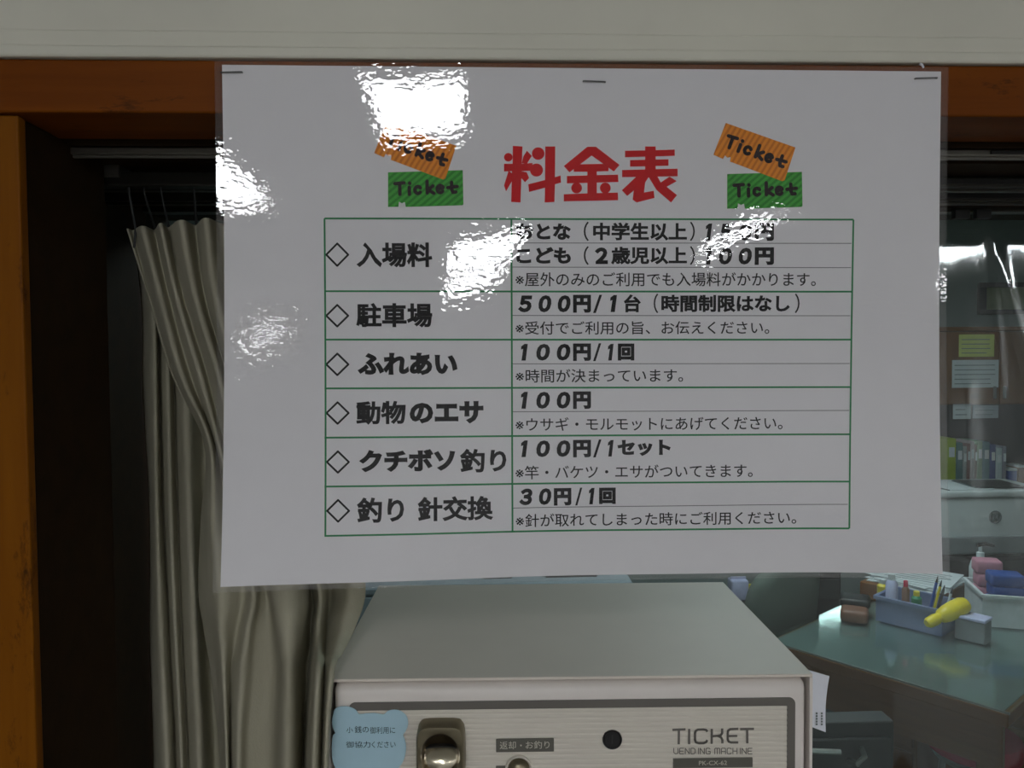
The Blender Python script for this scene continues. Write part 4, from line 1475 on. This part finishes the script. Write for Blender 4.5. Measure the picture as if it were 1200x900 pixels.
for k, h in ((-.34, .9), (.0, .55), (.34, .9)):
    add_box(b, (ec[0] + k * er - .0025, PY0 + .009, ec[2] - er * h * .6), (ec[0] + k * er + .0025, PY0 + .0126, ec[2] + er * h * .6), .0005)
link('emblem_strokes', b, M['printer_grey'], em)
for k, (xo, yo, rz) in enumerate(((.08, .03, .1), (.22, .06, -.08))):
    fr_ = Matrix.Translation((px0 + xo, PY0 + .05 + yo, pz1 + .0005 + k * .003)) @ Matrix.Rotation(rz, 4, 'Z')
    t = thing('paper_pad', ['white paper pad lying on the printer at its left', 'grey folder lying askew on the printer'][k], 'paper', tuple(fr_ @ Vector((0, 0, 0))))
    link('pad', box((-.03, -.06, 0), (.17, .12, .0028 if k == 0 else .006), .0008, fr_), M['white_paper' if k == 0 else 'dark_grey'], t)
    link('binding', box((-.034, -.06, 0), (-.03, .12, .004), .0005, fr_), M['print'], t)

# framed picture on the office rear wall
a, c = P(1148, 331, OY1 - .025), P(1222, 368, OY1 - .025)
pf = thing('picture_frame', 'dark framed yellowish certificate on the office wall', 'picture', ((a[0] + c[0]) / 2, OY1 - .015, c[2]))
b = bmesh.new()
fw = .03
for lo, hi in (((a[0], c[2]), (c[0], c[2] + fw)), ((a[0], a[2] - fw), (c[0], a[2])), ((a[0], c[2] + fw), (a[0] + fw * 1.6, a[2] - fw)), ((c[0] - fw, c[2] + fw), (c[0], a[2] - fw))):
    add_box(b, (lo[0], OY1 - .025, lo[1]), (hi[0], OY1 - .0005, hi[1]), .003)
link('frame', b, M['dark_grey'], pf)
link('certificate', box((a[0] + .02, OY1 - .014, c[2] + .02), (c[0] - .02, OY1 - .010, a[2] - .02)), plain('aged_paper', hexc(150, 156, 120), .7), pf)

# low pale counter along the middle of the office, seen in slits around the machine
cn = thing('low_cabinet', 'pale grey-blue low cabinet behind the ticket machine', 'cabinet', (-.1, 3.1, 0))
CX0, CX1, CY0 = -.75, .56, 2.9
link('body', box((CX0, CY0, .06), (CX1, CY0 + .4, .715), .004), M['cabinet'], cn)
link('top', box((CX0 - .01, CY0 - .012, .715), (CX1 + .01, CY0 + .41, .735), .003), M['cabinet'], cn)
link('plinth', box((CX0 + .03, CY0 + .03, 0), (CX1 - .03, CY0 + .38, .06)), M['black'], cn)
for k in range(3):
    xa = CX0 + .01 + k * .43
    d_ = link('door', box((xa, CY0 - .012, .08), (xa + .42, CY0 - .0005, .705), .003), M['cabinet'], cn)
    link('handle', box((xa + .40, CY0 - .024, .63), (xa + .43, CY0 - .012, .68), .003), M['black'], d_)
for xa, xb, hh, m_, lb in ((527, 545, .085, 'white_pl', 'white box on the low cabinet behind the machine'), (566, 600, .075, 'dark_grey', 'dark box on the low cabinet left of centre'),
                           (640, 700, .07, 'black', 'long black box on the low cabinet behind the machine')):
    p0, p1 = P(xa, 680, 3.0), P(xb, 680, 3.0)
    t = thing('storage_box', lb, 'box', ((p0[0] + p1[0]) / 2, 3.06, .735))
    link('body', box((p0[0], 3.0, .735), (p1[0], 3.12, .735 + hh - .012), .003), M[m_], t)
    link('lid', box((p0[0] - .002, 2.998, .735 + hh - .012), (p1[0] + .002, 3.122, .735 + hh), .003), M[m_], t)
# small table with two packets, glimpsed past the machine's right edge
tz_ = float(P(872, 706, 3.34)[2])
sd = thing('side_table', 'small dark side table seen past the right edge of the ticket machine', 'table', (1.09, 3.43, 0))
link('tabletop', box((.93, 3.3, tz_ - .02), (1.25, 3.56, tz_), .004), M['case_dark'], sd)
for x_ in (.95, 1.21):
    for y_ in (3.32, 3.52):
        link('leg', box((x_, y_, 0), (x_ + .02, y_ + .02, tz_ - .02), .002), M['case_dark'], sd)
for xa, xb, hh, m_, lb in ((858, 878, .10, 'lavender', 'pale blue packet on the small dark side table'), (879, 891, .065, 'yellow', 'yellow packet beside the pale blue one on the side table')):
    p0, p1 = P(xa, 690, 3.36), P(xb, 690, 3.36)
    t = thing('packet', lb, 'packet', ((p0[0] + p1[0]) / 2, 3.4, tz_))
    link('body', box((p0[0], 3.36, tz_), (p1[0], 3.43, tz_ + hh - .01), .008, None, 3), M[m_], t, True)
    link('crimped_top', box((p0[0] + .004, 3.39, tz_ + hh - .014), (p1[0] - .004, 3.40, tz_ + hh), .002), M[m_], t)
# black computer tower past the chair
p0, p1 = P(946, 680, 3.15), P(986, 680, 3.15)
ctw = thing('computer_tower', 'black computer tower on a stand beyond the grey-green chair', 'computer', ((p0[0] + p1[0]) / 2, 3.3, 0))
zt = float(P(965, 668, 3.15)[2])
link('case', box((p0[0], 3.15, .30), (p1[0], 3.55, zt), .008), M['black'], ctw)
link('stand', box((p0[0] - .02, 3.16, 0), (p1[0] + .02, 3.54, .30), .005), M['dark_grey'], ctw)
link('drive_bay', box((p0[0] + .01, 3.146, zt - .12), (p1[0] - .01, 3.1505, zt - .04), .001), M['dark_grey'], ctw)
